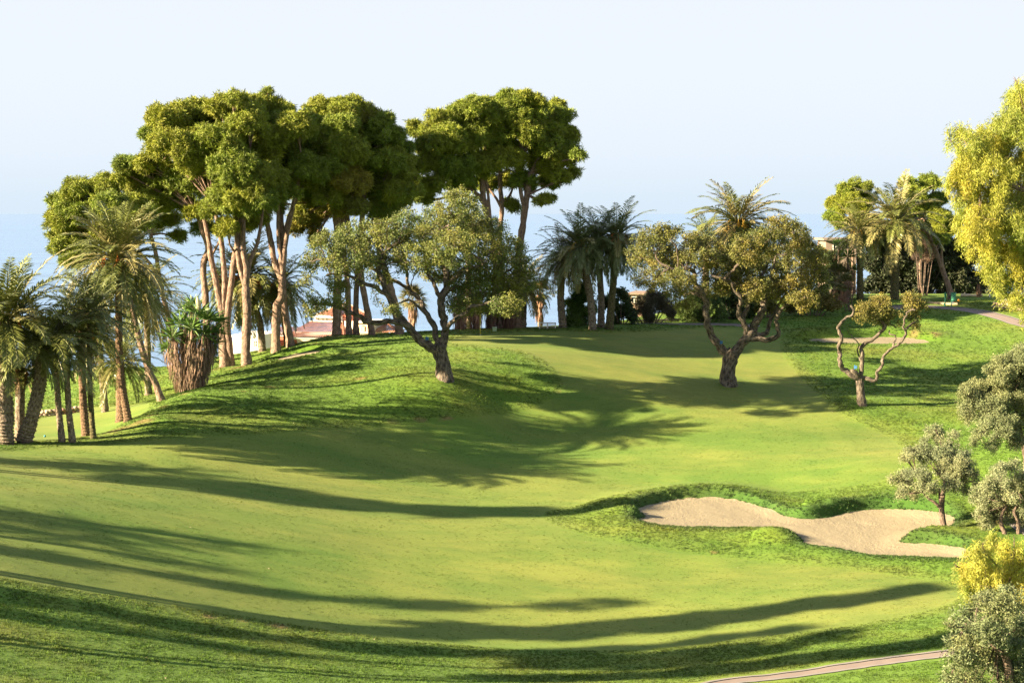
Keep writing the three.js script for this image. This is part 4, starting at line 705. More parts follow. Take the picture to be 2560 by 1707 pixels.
fanPalm('fan palm clump leaning beside the left end of the dark thicket', 1925, 168, 640, 10, 40, { pale: 0.3, skirt: 55 });
fanPalm('fan palm with long reddish skirt, nearest the slim yellow-dated palm', 1942, 166, 655, 8, 30, { pale: 0.4, skirt: 50, ns: 200 });
const ROSETTE = [0, 1].map(() => { const t = new Tris(); for (let i = 0; i < 70; i++) { const d = dirRand(); d.y = d.y * 0.62 + 0.42; d.normalize(); t.leaf(V(0, 0, 0).addScaledVector(d, 0.05), d, perp(d), rr(0.8, 1.08), 0.085, 0.1); } return t.build(); });
M.yucca = leafMat(0.085, 0.16, 0.03, 0.25, 0.4);
M.petal = leafMat(0.6, 0.55, 0.38, 0.3, 0.8);
function yucca(label, base, heads, o) { // heads: [picture X, picture Y, size px, depth offset]
  const D = -base.z, k = mpp(D), t = thing('yucca', label, 'yucca', base, o.group);
  for (const [X, Y, L, dz] of heads) {
    const h = at(X, Y, D + dz).sub(base), foot = V(h.x * 0.22, -0.2, h.z * 0.25);
    const [P, R] = smoothTube([foot, foot.clone().lerp(h, 0.5).add(V(h.x * -0.08, 0, 0)), h], [0.2, 0.15, 0.11], 0.2);
    part('stem', sweep(P, R, 7, barkWobble(0.15, 2, X)), M.oliveBark, t);
    const m = part('leaf_rosette', ROSETTE[Math.floor(rnd() * 2)], M.yucca, t); m.position.copy(h); m.rotation.set(rr(-0.2, 0.2), rr(0, 6), rr(-0.2, 0.2)); m.scale.setScalar(L * k);
    skirt(t, [[P[Math.floor(P.length * (o.from ?? 0.12))], 0.26], [P[Math.floor(P.length * 0.55)], 0.4], [h, 0.28]], o.ns ?? 170, o.len ?? 0.8, strawTint(...(o.straw ?? [0.26, 0.185, 0.13])));
  }
  for (const [X, Y, X2, Y2, w] of o.flowers ?? []) {
    const a = at(X2, Y2, D).sub(base), b = at(X, Y, D).sub(base); const [P, R] = smoothTube([a, a.clone().lerp(b, 0.3), a.clone().lerp(b, 0.7), b], [w * 0.5 * k, w * k, w * 0.85 * k, w * 0.2 * k], 0.06);
    part('flower_spike', sweep(P, R, 10, (q, l) => 1 + 0.45 * noise(Math.cos(q) * 3, Math.sin(q) * 3, l * 9)), M.petal, t);
  }
  return t;
}
yucca('big many-headed yucca with long brown skirts of dead leaves on the bank edge', ground(430, 899), [[395, 775, 42, -0.6], [415, 745, 44, -0.2], [440, 755, 46, -0.9], [455, 722, 44, 0.1], [478, 735, 46, -0.3], [468, 770, 44, -0.8], [495, 765, 40, 0.3], [425, 718, 36, 0.8], [490, 790, 36, 0.6], [385, 800, 30, 0.2], [440, 700, 34, 1.0], [500, 740, 34, 1.2], [480, 815, 34, 1.4]], { flowers: [[452, 682, 458, 715, 6], [476, 706, 474, 738, 6.5]], ns: 200, len: 0.95 });
const YG = 'yuccas in a row behind the green';
[[1055, 690, 'yucca with pale straw skirt right behind the oak trunk', [[1050, 672, 26, 0], [1068, 655, 26, 0.5], [1060, 690, 24, -0.4]]],
 [1092, 690, 'yucca with a light brown skirt just left of the flagstick', [[1085, 662, 26, 0], [1100, 650, 26, 0.6], [1095, 685, 24, -0.4]]],
 [1128, 690, 'yucca standing directly behind the green cabinet', [[1125, 668, 28, 0], [1140, 655, 26, 0.4], [1130, 690, 24, -0.5]]],
 [1168, 690, 'dark-leaved yucca at the right end of the skirted row', [[1160, 665, 28, 0], [1178, 672, 26, 0.4], [1170, 695, 24, -0.5]]]].forEach(([X, , label, heads]) => yucca(label, onGround(X, 148.5), heads, { group: YG, dark: X > 1100, ns: 190, len: 1.0, straw: X > 1100 ? [0.15, 0.085, 0.06] : [0.32, 0.19, 0.13] }));
yucca('spiky dark yucca head on a thin stem below the left palm of the thicket', onGround(1930, 170), [[1927, 560, 24, 0]], { dark: 1, ns: 60 });
yucca('dark yucca with two heads left of the slim thicket palm', onGround(1950, 168), [[1948, 590, 30, 0], [1958, 620, 28, 0.5]], { dark: 1, ns: 100 });
// ---------------------------------------------------------------- shrubs and the thicket
function shrub(name, category, label, X, D, clumps, tintFn, o = {}) {
  const base = onGround(X, D), k = mpp(D), t = thing(name, label, category, base, o.group), list = [], g = [];
  for (const [cx, cy, r, dz] of clumps) { const c = at(cx, cy, D + (dz ?? rr(-1, 1) * 0.8)); clump(list, c, r * k, o.squash ?? 0.9, o.density ?? 11, o.size ?? 1, { rise: 0.35 });
    const e = c.clone().sub(base), [P, R] = smoothTube([V(e.x * 0.4, Math.min(0, e.y) - 0.2, e.z * 0.3), V(e.x * 0.7, e.y * 0.5, e.z * 0.6), e], [0.07, 0.05, 0.02], 0.3); g.push(sweep(P, R, 5)); }
  part('stems', mergeGeometries(g), M.oliveBark, t);
  foliage(t, 'foliage', local(list, base), o.spray ?? SPRAY.bush, o.mat ?? M.bushLeaf, tintFn); return t;
}
const grid = (x0, x1, y0, y1, r, n) => Array.from({ length: n }, () => [rr(x0, x1), rr(y0, y1), r * rr(0.75, 1.2)]);
setSeed(505);
shrub('shrub', 'shrub', 'bright green feathery shrub between the trunks of the dark palm group', 1328, 152, [[1315, 735, 20], [1340, 735, 22], [1320, 710, 22], [1345, 708, 22], [1325, 680, 20], [1342, 680, 20], [1335, 655, 14], [1308, 700, 12]], tint(0.085, 0.16, 0.03, 0.3), { spray: SPRAY.pine });
shrub('shrub', 'shrub', 'dark shrub right behind the tallest palm of the dark group', 1430, 153, [[1420, 730, 20], [1445, 728, 20], [1435, 700, 22], [1425, 680, 18], [1410, 700, 16], [1395, 690, 20]], tint(0.05, 0.085, 0.026, 0.3));
shrub('shrub', 'shrub', 'greyish dusky shrub in front of the beige house behind the green', 1490, 155, [[1460, 720, 16], [1480, 700, 20], [1510, 700, 22], [1495, 722, 18], [1530, 710, 20], [1525, 690, 18], [1545, 722, 14], [1470, 690, 12], [1500, 680, 16]], tint(0.085, 0.078, 0.042, 0.3), { spray: SPRAY.olive, density: 24, size: 1.2 });
shrub('shrub', 'shrub', 'fresh green shrub left of the bronze oak, behind the kerb stones', 1590, 158, [[1570, 705, 20], [1600, 700, 22], [1630, 710, 22], [1580, 725, 14], [1610, 725, 14], [1640, 690, 20], [1600, 680, 18], [1655, 720, 16]], tint(0.1, 0.16, 0.035, 0.3), { spray: SPRAY.pine });
shrub('shrub', 'shrub', 'dark green shrub between the oak limbs, around the palm trunk', 1690, 160, [[1670, 715, 20], [1700, 715, 22], [1715, 690, 22], [1680, 690, 20], [1720, 715, 18], [1660, 670, 20], [1700, 665, 20]], tint(0.05, 0.09, 0.026, 0.3));
shrub('shrub', 'shrub', 'yellow-green bush seen through the right fork of the bronze oak', 1755, 160, [[1745, 690, 22], [1770, 690, 22], [1755, 665, 22], [1740, 710, 14], [1775, 710, 14], [1785, 670, 18]], tint(0.17, 0.165, 0.04, 0.3));
shrub('shrub', 'shrub', 'olive-yellow hedge bush under the right side of the bronze oak', 1860, 160, [[1820, 705, 16], [1850, 700, 20], [1880, 695, 22], [1905, 690, 20], [1895, 670, 18], [1865, 675, 18], [1920, 700, 14], [1830, 690, 14]], tint(0.155, 0.14, 0.035, 0.3));
shrub('shrub', 'shrub', 'broad green bush rising behind the right side of the bronze oak', 1900, 172, [[1890, 610, 24], [1910, 590, 20], [1905, 640, 24], [1880, 580, 16], [1920, 620, 18]], tint(0.08, 0.12, 0.035, 0.3));
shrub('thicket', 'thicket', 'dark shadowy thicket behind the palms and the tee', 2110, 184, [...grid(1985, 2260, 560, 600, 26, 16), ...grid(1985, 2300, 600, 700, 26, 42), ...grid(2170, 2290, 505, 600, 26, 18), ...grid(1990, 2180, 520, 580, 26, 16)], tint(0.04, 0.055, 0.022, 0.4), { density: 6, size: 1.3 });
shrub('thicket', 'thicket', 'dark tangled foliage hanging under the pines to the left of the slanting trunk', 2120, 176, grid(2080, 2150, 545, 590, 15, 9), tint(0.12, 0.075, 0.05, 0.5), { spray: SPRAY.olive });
shrub('shrub', 'shrub', 'rusty brown dead bush under the left palm of the thicket', 1955, 162, [[1945, 680, 12], [1960, 670, 12], [1935, 690, 10], [1950, 655, 10]], tint(0.2, 0.12, 0.08, 0.4), { spray: SPRAY.olive });
// ---------------------------------------------------------------- olive trees and the yellow-leaved trees on the right
function leafyTree(name, category, label, o) {
  const base = o.base.length === 3 ? onGround(o.base[0], o.base[2]) : ground(o.base[0], o.base[1]), D = -base.z, k = mpp(D), t = thing(name, label, category, base, o.group), ends = [];
  if (o.low) base.y -= 0;
  o.stems.forEach((s, i) => { const pts = s.p.map(([X, Y], j) => at(X, Y, D + (s.dz ?? 0) * j / s.p.length).sub(base)); if (i === 0 || s.root) { pts.unshift(V(pts[0].x * (s.root ? 1 : 0.6), -0.25, pts[0].z)); }
    const R = pts.map((_, j) => k * (s.r * (1 - 0.45 * j / (pts.length - 1)))); if (i === 0) R[0] *= 1.4;
    const [P, Q] = smoothTube(pts, R, 0.14); part(i === 0 || s.root ? 'trunk' : 'limb', sweep(P, Q, 10, barkWobble(0.2, 2, i * 3)), o.bark ?? M.oliveBark, t); ends.push(P[P.length - 1]); });
  const list = [], g = [];
  for (const [X, Y, r, dz] of o.clumps) {
    const c = at(X, Y, D + (dz ?? rr(-1, 1) * (o.deep ?? 1.3))); clump(list, c, r * k, 0.95, o.density ?? 26, o.size ?? 1, { rise: o.rise ?? 0.3, hang: o.hang, ragged: o.ragged ?? 0.4 });
    const l = c.clone().sub(base); let b = ends[0]; for (const e of ends) if (e.distanceTo(l) < b.distanceTo(l)) b = e;
    const mid = b.clone().lerp(l, 0.5).add(V(rr(-0.15, 0.15), rr(-0.1, 0.2), rr(-0.15, 0.15))); const [P, R] = smoothTube([b, mid, l], [0.045, 0.028, 0.01], 0.2); g.push(sweep(P, R, 5));
    for (let q = 0; q < 5; q++) { const e = l.clone().add(dirRand().multiplyScalar(r * k * 0.9)); const [P2, R2] = smoothTube([mid, l.clone().lerp(e, 0.35), e], [0.022, 0.014, 0.005], 0.2); g.push(sweep(P2, R2, 4)); }
  }
  part('branches', mergeGeometries(g), o.bark ?? M.oliveBark, t);
  foliage(t, 'crown', local(list, base), o.spray ?? SPRAY.olive, o.mat ?? M.oliveLeaf, o.tint ?? tint(0.205, 0.235, 0.125, 0.28, 0.06)); return t;
}
setSeed(606);
leafyTree('olive_tree', 'olive tree', 'small silvery olive tree standing on the grass spit of the front bunker', { base: [2168, 1223], bark: M.oliveBark, stems: [{ r: 8, p: [[2167, 1200], [2164, 1170], [2166, 1140], [2172, 1105]] }, { r: 4, p: [[2163, 1168], [2150, 1155], [2132, 1143], [2120, 1130]] }, { r: 4, dz: 0.5, p: [[2164, 1170], [2160, 1150], [2158, 1120]] }],
  clumps: [[2150, 1005, 24], [2185, 1010, 22], [2120, 1030, 26], [2165, 1040, 30], [2200, 1040, 26], [2095, 1035, 18], [2085, 1055, 16], [2140, 1065, 28], [2185, 1070, 30], [2218, 1065, 22], [2230, 1090, 20], [2205, 1100, 24], [2165, 1095, 26], [2120, 1090, 26], [2090, 1095, 22], [2062, 1100, 16], [2130, 1115, 24], [2095, 1125, 20], [2072, 1128, 14], [2180, 1118, 22], [2150, 1128, 16], [2215, 1120, 16], [2240, 1105, 12], [2150, 985, 10], [2048, 1102, 9], [2062, 1140, 8]] });
leafyTree('olive_tree', 'olive tree', 'large grey-green olive at the right edge, upper of the right-hand olives', { base: [2364, 0, 102], stems: [{ r: 9, p: [[2360, 1060], [2352, 1020], [2340, 980], [2335, 940]] }, { r: 5, p: [[2352, 1020], [2330, 985], [2310, 960]] }, { r: 6, p: [[2354, 1020], [2380, 960], [2400, 900]] }], deep: 2,
  clumps: [[2340, 850, 40], [2300, 850, 32], [2280, 880, 36], [2250, 895, 30], [2225, 900, 20], [2240, 930, 32], [2280, 930, 40], [2330, 900, 46], [2370, 870, 50], [2260, 970, 34], [2300, 980, 38], [2250, 1000, 22], [2285, 1010, 24], [2330, 960, 42], [2370, 940, 50], [2395, 900, 50], [2215, 902, 12], [2360, 820, 34], [2385, 800, 40], [2330, 1010, 22], [2220, 955, 14], [2330, 830, 26], [2400, 980, 40], [2430, 900, 50]], tint: tint(0.175, 0.205, 0.095, 0.28, 0.06) });
leafyTree('olive_tree', 'olive tree', 'round silvery olive with two dark stems beside the red path at the right edge', { base: [2316, 1232], stems: [{ r: 6, p: [[2308, 1222], [2300, 1200], [2303, 1180], [2312, 1160]] }, { r: 5, root: 1, p: [[2340, 1225], [2338, 1195], [2330, 1175], [2345, 1150]] }], deep: 1.5,
  clumps: [[2300, 1090, 26], [2330, 1085, 30], [2270, 1110, 26], [2255, 1140, 24], [2300, 1130, 34], [2340, 1125, 36], [2265, 1170, 28], [2300, 1165, 30], [2340, 1160, 32], [2250, 1180, 18], [2280, 1195, 22], [2315, 1190, 22], [2360, 1100, 36], [2370, 1140, 36], [2350, 1190, 24], [2265, 1205, 14], [2380, 1170, 30], [2295, 1075, 16]] });
leafyTree('pepper_tree', 'pepper tree', 'lower bush of bright yellow weeping foliage below the round silvery olive', { base: [2320, 0, 66], stems: [{ r: 10, p: [[2320, 1480], [2315, 1420], [2310, 1360]] }], spray: SPRAY.willow, mat: M.willowLeaf, hang: 1, deep: 1.2, density: 24, size: 0.62, tint: tint(0.37, 0.385, 0.055, 0.28, 0.12),
  clumps: [[2250, 1255, 32], [2290, 1248, 34], [2330, 1262, 38], [2225, 1285, 24], [2262, 1295, 40], [2305, 1305, 44], [2350, 1300, 44], [2235, 1325, 32], [2275, 1345, 36], [2320, 1350, 40], [2205, 1292, 12], [2195, 1298, 8], [2360, 1350, 40], [2380, 1300, 40], [2225, 1345, 18], [2215, 1320, 16]] });
leafyTree('olive_tree', 'olive tree', 'big dark olive filling the bottom right corner below the yellow bush', { base: [2330, 0, 59], stems: [{ r: 12, p: [[2320, 1560], [2310, 1500], [2300, 1450]] }, { r: 7, p: [[2312, 1510], [2270, 1470], [2240, 1440]] }], deep: 1.6, density: 24,
  clumps: [[2260, 1400, 40], [2300, 1395, 42], [2340, 1400, 44], [2230, 1430, 36], [2200, 1425, 22], [2270, 1450, 46], [2320, 1455, 48], [2360, 1450, 46], [2205, 1465, 34], [2180, 1440, 14], [2230, 1495, 40], [2280, 1505, 46], [2330, 1510, 48], [2200, 1520, 32], [2240, 1545, 38], [2290, 1560, 44], [2340, 1560, 46], [2185, 1550, 20], [2215, 1575, 30], [2260, 1375, 24], [2370, 1510, 40], [2320, 1370, 26], [2230, 1600, 40], [2300, 1610, 44]], tint: tint(0.135, 0.165, 0.072, 0.32, 0.08) });
leafyTree('pepper_tree', 'pepper tree', 'tall weeping tree with yellow-green leaves at the upper right edge', { base: [2520, 0, 122], bark: M.pineBark, stems: [{ r: 18, p: [[2515, 700], [2490, 560], [2460, 430]] }, { r: 10, p: [[2490, 560], [2420, 470], [2340, 430], [2260, 400]] }, { r: 9, p: [[2470, 470], [2420, 380], [2370, 290]] }, { r: 9, p: [[2495, 590], [2430, 540], [2360, 520]] }], spray: SPRAY.willow, mat: M.willowLeaf, hang: 1, deep: 3, density: 6.5, size: 1.1, tint: tint(0.33, 0.35, 0.04, 0.3, 0.12),
  clumps: [[2335, 220, 30], [2365, 200, 40], [2300, 265, 26], [2340, 280, 46], [2390, 270, 60], [2200, 300, 28], [2225, 310, 30], [2255, 320, 36], [2290, 310, 44], [2340, 340, 56], [2400, 350, 60], [2205, 345, 30], [2235, 360, 44], [2280, 380, 54], [2190, 395, 22], [2215, 405, 36], [2340, 420, 60], [2400, 430, 60], [2215, 445, 30], [2255, 450, 50], [2300, 470, 56], [2215, 490, 24], [2250, 500, 44], [2290, 530, 50], [2350, 500, 56], [2225, 525, 22], [2265, 560, 38], [2310, 580, 46], [2355, 570, 50], [2210, 540, 14], [2280, 600, 36], [2290, 635, 24], [2325, 635, 36], [2360, 630, 44], [2315, 670, 20], [2345, 680, 26], [2400, 540, 60], [2400, 650, 50], [2180, 320, 12], [2430, 250, 60], [2335, 185, 14], [2440, 480, 60], [2370, 720, 24]] });
// ---------------------------------------------------------------- trees outside the picture on the left, whose shadows cross the fairway
setSeed(707);
const Yof = (y, D) => HORIZON + (EYE - y) / D * FOCAL, Xof = (x, D) => MIDX + x / D * FOCAL;
function farPine(x, D, h, spread, deep, n, rad, low = 0.7) { // a pine given by place and height
  const y0 = H(x, -D), X = Xof(x, D), f = FOCAL / D, c = [];
  for (let i = 0; i < n; i++) { const u = rr(-1, 1), v = rnd(); c.push([X + u * spread * f, Yof(y0 + h * (low + (0.97 - low) * (low < 0.6 ? (i + v) / n : v * Math.sqrt(1 - u * u * 0.8))), D), f * rad * rr(0.8, 1.25), rr(-1, 1) * deep]); }
  pine({ label: low < 0.6 ? 'slender conifer outside the picture on the left whose narrow shadow crosses the fairway' : 'pine outside the picture on the left whose broad shadow crosses the fairway', group: low < 0.6 ? 'slender conifers beyond the left picture edge' : 'pines beyond the left picture edge', base: [X, 0, D], stems: [{ r: 0.22 * f, taper: 0.6, p: [[X, Yof(y0 + h * 0.3, D)], [X + rr(-1, 1) * f, Yof(y0 + h * 0.6, D)], [X, Yof(y0 + h * 0.8, D)]] }], clumps: c, density: 5, size: 1.7 });
}
function farPalm(x, D, h, L) { const y0 = H(x, -D), X = Xof(x, D), f = FOCAL / D; palm({ label: 'date palm outside the picture on the left whose shadow crosses the fairway', group: 'palms beyond the left picture edge', b: [X, 0, D], c: [X + rr(-0.6, 0.6) * f, Yof(y0 + h, D)], w: 0.4 * f, L: L * f, n: 40, lo: -0.8, light: 1 }); }
// each stands where its shadow falls as it does on the fairway: back from that spot towards the sun
function shading(X, Y, h, make) { const p = ground(X, Y); for (let t = 5; t < 160; t += 0.5) { const q = p.clone().addScaledVector(SUN, t), tall = (q.y - H(q.x, q.z)) / 0.82; if (tall >= h && q.x < q.z * 0.315) { make(q.x, -q.z, tall); return; } } console.log('no place', X, Y, h); }
const shadePine = (X, Y, h, zs, xs, n, rad, low) => shading(X, Y, h, (x, D, t) => farPine(x, D, t, xs, zs, n, rad, low)), shadePalm = (X, Y, h, L) => shading(X, Y, h, (x, D, t) => farPalm(x, D, t * 0.82, L));
shadePine(760, 1152, 16, 0.5, 5, 12, 0.7); shadePine(1150, 1174, 17, 0.35, 4, 8, 0.6);
shadePalm(60, 1064, 8, 2.6); shadePalm(300, 1076, 8, 2.4); shadePalm(0, 1180, 9, 2.4); shadePalm(120, 1228, 8, 1.7); shadePalm(520, 1246, 8, 0.9); shadePalm(360, 1283, 8, 0.9);
shadePine(1900, 1382, 17, 0.35, 1.2, 18, 0.65, 0.35); shadePine(1750, 1410, 17, 0.2, 1.0, 18, 0.45, 0.3); shadePine(1150, 1392, 13, 0.2, 0.8, 14, 0.4, 0.25);
shadePine(1500, 1488, 16, 0.3, 1.2, 18, 0.55, 0.3); shadePine(1650, 1502, 17, 0.45, 3, 14, 0.75, 0.62); shadePine(2060, 1484, 18, 0.4, 3, 14, 0.7, 0.62); shadePine(1500, 1552, 15, 0.3, 2, 10, 0.6, 0.68);
shadePalm(600, 1500, 10, 1.3); shadePalm(150, 1430, 9, 1.2);
// ---------------------------------------------------------------- blades of the rough, standing in the turf
{
  setSeed(808);
  const tuft = [0, 1, 2, 3].map(() => { const t = new Tris(); for (let i = 0; i < 9; i++) { const a = rr(0, 6.28), b = V(rr(-0.07, 0.07), 0, rr(-0.07, 0.07)), d = V(Math.cos(a) * rr(0.2, 0.8), 1, Math.sin(a) * rr(0.2, 0.8)).normalize(), s = V(-Math.sin(a), 0, Math.cos(a)); const l = rr(0.05, 0.1), w = 0.014, tip = b.clone().addScaledVector(d, l); t.tri(b.clone().addScaledVector(s, -w), b.clone().addScaledVector(s, w), tip); } return t.build(); });
  const m = leafMat(1, 1, 1, 0.35, 0.8), bins = [[], [], [], []];
  const inFront = (x, z) => { const D = -z, X = Xof(x, D); return X > -40 && X < 2400; };
  const add = (x, z, s, keep) => {
    const f = Math.min(inFairway(x, z), inLower(x, z)), sd = Math.min(inSand(x, z), inSand2(x, z), inSand3(x, z)), p = Math.min(onPath1(x, z) - 1.05, onPath2(x, z) - 1.2, onPath3(x, z) - 1);
    if (f < 0.03 || sd < 0.0 || p < 0) return;
    const n = fbm(x * 0.9 + 5, z * 0.9, 3), e = sstep(0, 0.5, f); let k = (0.55 + 0.45 * e) * (0.9 + 0.7 * n); if (sd < 1.2) k *= 1.35; if (k < 0.3) return;
    bins[Math.floor(rnd() * 4)].push([x, z, s * k]);
  };
  const area = (x0, x1, D0, D1, per, s) => { const n = (x1 - x0) * (D1 - D0) * per; for (let i = 0; i < n; i++) { const x = rr(x0, x1), z = -rr(D0, D1); if (inFront(x, z)) add(x, z, s); } };
  area(-26, 24, 55, 80, 75, 0.95); area(-32, 30, 80, 100, 60, 1.0); area(-40, 36, 100, 128, 46, 1.1); area(-44, 44, 128, 150, 22, 1.25); area(10, 48, 150, 170, 16, 1.3);
  const parent = new THREE.Group(); parent.name = 'grass'; parent.userData = { label: 'longer blades of turf on the banks, mounds and bunker edges', category: 'grass', kind: 'stuff' }; scene.add(parent);
  bins.forEach((list, b) => {
    const im = new THREE.InstancedMesh(tuft[b], m, list.length); im.name = 'blades'; im.userData.kind = 'stuff';
    list.forEach(([x, z, s], i) => { q0.setFromAxisAngle(up, rr(0, 6.28)); sc.set(s, s * rr(0.8, 1.25), s); im.setMatrixAt(i, m4.compose(V(x, H(x, z) - 0.012, z), q0, sc)); const c = M.wildColor(x, z), k = rr(0.45, 1.25); im.setColorAt(i, RGB(c[0] * k, c[1] * k, c[2] * k)); });
    parent.add(im);
  });
  // the mown grass has blades too, only short ones
  const short = [0, 1].map(() => { const t = new Tris(); for (let i = 0; i < 7; i++) { const a = rr(0, 6.28), b = V(rr(-0.06, 0.06), 0, rr(-0.06, 0.06)), d = V(Math.cos(a) * 0.6, 1, Math.sin(a) * 0.6).normalize(), s = V(-Math.sin(a), 0, Math.cos(a)); t.tri(b.clone().addScaledVector(s, -0.01), b.clone().addScaledVector(s, 0.01), b.clone().addScaledVector(d, rr(0.025, 0.045))); } return t.build(); });
  short.forEach((geo) => { const pts = []; for (let i = 0; i < 42000; i++) { const z = -rr(68, 128), x = rr(-0.3, 0.3) * -z; if (inFairway(x, z) < -0.05 && inFront(x, z) && fbm(x * 0.5, z * 0.9, 3) + rr(-0.3, 0.3) > -0.05) pts.push([x, z]); }
    const im = new THREE.InstancedMesh(geo, m, pts.length); im.name = 'mown_blades'; im.userData.kind = 'stuff'; pts.forEach(([x, z], i) => { q0.setFromAxisAngle(up, rr(0, 6.28)); sc.setScalar(rr(0.7, 1.3)); im.setMatrixAt(i, m4.compose(V(x, H(x, z) - 0.006, z), q0, sc)); const c = M.mownColor(x, z), k = rr(0.7, 1.1); im.setColorAt(i, RGB(c[0] * k, c[1] * k, c[2] * k)); }); parent.add(im); });
  console.log('tufts', bins.reduce((a, b) => a + b.length, 0));
  // dry leaves blown over the turf
  const leaf = new Tris(); leaf.leaf(V(0, 0.01, 0), V(1, 0.15, 0).normalize(), V(0, 0.2, 1).normalize(), 0.1, 0.06); const lm = new THREE.InstancedMesh(leaf.build(), leafMat(1, 1, 1, 0.1, 0.9), 420); lm.name = 'fallen_leaves'; lm.userData = { label: 'few dry brown leaves scattered over the short turf', category: 'leaves', kind: 'stuff' };
  for (let i = 0; i < 420; i++) { let x, z; do { z = -rr(58, 135); x = rr(-45, 45); } while (!inFront(x, z) || inSand(x, z) < 0.2); q0.setFromAxisAngle(up, rr(0, 6.28)); sc.setScalar(rr(0.5, 1.2)); lm.setMatrixAt(i, m4.compose(V(x, H(x, z) + 0.02, z), q0, sc)); const k = rr(0.4, 1.2); lm.setColorAt(i, rnd() < 0.25 ? RGB(0.5 * k, 0.42 * k, 0.3 * k) : RGB(0.16 * k, 0.1 * k, 0.05 * k)); }
  scene.add(lm);
}
// ---------------------------------------------------------------- villa
M.coral = std({ color: RGB(0.42, 0.125, 0.075), roughness: 0.9 }); M.cream = std({ color: RGB(0.62, 0.52, 0.38), roughness: 0.9 }); M.white = std({ color: RGB(0.72, 0.69, 0.64), roughness: 0.85 });
M.pane = new THREE.MeshPhysicalMaterial({ color: RGB(0.03, 0.04, 0.05), roughness: 0.08 });
M.tiles = std({ vertexColors: true, roughness: 0.9, side: THREE.DoubleSide });
const box = (x0, x1, y0, y1, z0, z1) => { const g = new THREE.BoxGeometry(x1 - x0, y1 - y0, z1 - z0); g.translate((x0 + x1) / 2, (y0 + y1) / 2, (z0 + z1) / 2); return g; };
function tiledRoof(A, B, C, Dd) { // barrel tiles between an eave A-B and a ridge Dd-C (C above B, Dd above A)
  const wid = A.distanceTo(B), n = Math.max(3, Math.round(wid / 0.26)), rows = Math.max(3, Math.round(A.distanceTo(Dd) / 0.42)), s = 6;
  const nrm = B.clone().sub(A).cross(Dd.clone().sub(A).lengthSq() > 1e-6 ? Dd.clone().sub(A) : C.clone().sub(A)).normalize(), pos = [], col = [], idx = [];
  for (let r = 0; r < rows; r++) {
    const start = pos.length / 3;
    for (const e of [0, 1]) for (let i = 0; i <= n * s; i++) { const u = i / (n * s), v = (r + e) / rows, p = A.clone().lerp(B, u).lerp(Dd.clone().lerp(C, u), v); p.addScaledVector(nrm, 0.075 * Math.abs(Math.sin(u * n * Math.PI)) + (e ? 0 : 0.05)); pos.push(p.x, p.y, p.z); const k = 0.75 + 0.5 * Math.abs(Math.sin(Math.floor(u * n) * 12.9 + r * 7.7) * 43758 % 1); col.push(0.36 * k, 0.165 * k, 0.105 * k); }
    const w = n * s + 1; for (let i = 0; i < n * s; i++) { const a = start + i, b = a + w; idx.push(a, a + 1, b, b, a + 1, b + 1); }
  }
  const g = new THREE.BufferGeometry(); g.setAttribute('position', new THREE.Float32BufferAttribute(pos, 3)); g.setAttribute('color', new THREE.Float32BufferAttribute(col, 3)); g.setIndex(idx); g.computeVertexNormals(); return g;
}
const colors = (g, r, gg, b) => { const n = g.attributes.position.count, c = new Float32Array(n * 3); for (let i = 0; i < n; i++) c.set([r, gg, b], i * 3); g.setAttribute('color', new THREE.BufferAttribute(c, 3)); return g; };
function windowIn(t, x0, x1, y0, y1, z, cols, rows) {
  const f = 0.07, geos = [box(x0 - f, x1 + f, y1, y1 + f, z - 0.05, z + 0.06), box(x0 - f, x1 + f, y0 - f, y0, z - 0.05, z + 0.06), box(x0 - f, x0, y0, y1, z - 0.05, z + 0.06), box(x1, x1 + f, y0, y1, z - 0.05, z + 0.06)];
  const w = part('window', mergeGeometries(geos), M.white, t); part('pane', box(x0, x1, y0, y1, z - 0.02, z + 0.005), M.pane, w);
  const bars = []; for (let i = 1; i < cols; i++) { const x = x0 + (x1 - x0) * i / cols; bars.push(box(x - 0.025, x + 0.025, y0, y1, z + 0.006, z + 0.05)); } for (let i = 1; i < rows; i++) { const y = y0 + (y1 - y0) * i / rows; bars.push(box(x0, x1, y - 0.02, y + 0.02, z + 0.007, z + 0.045)); }
  if (bars.length) part('glazing_bars', mergeGeometries(bars), M.white, w);
}
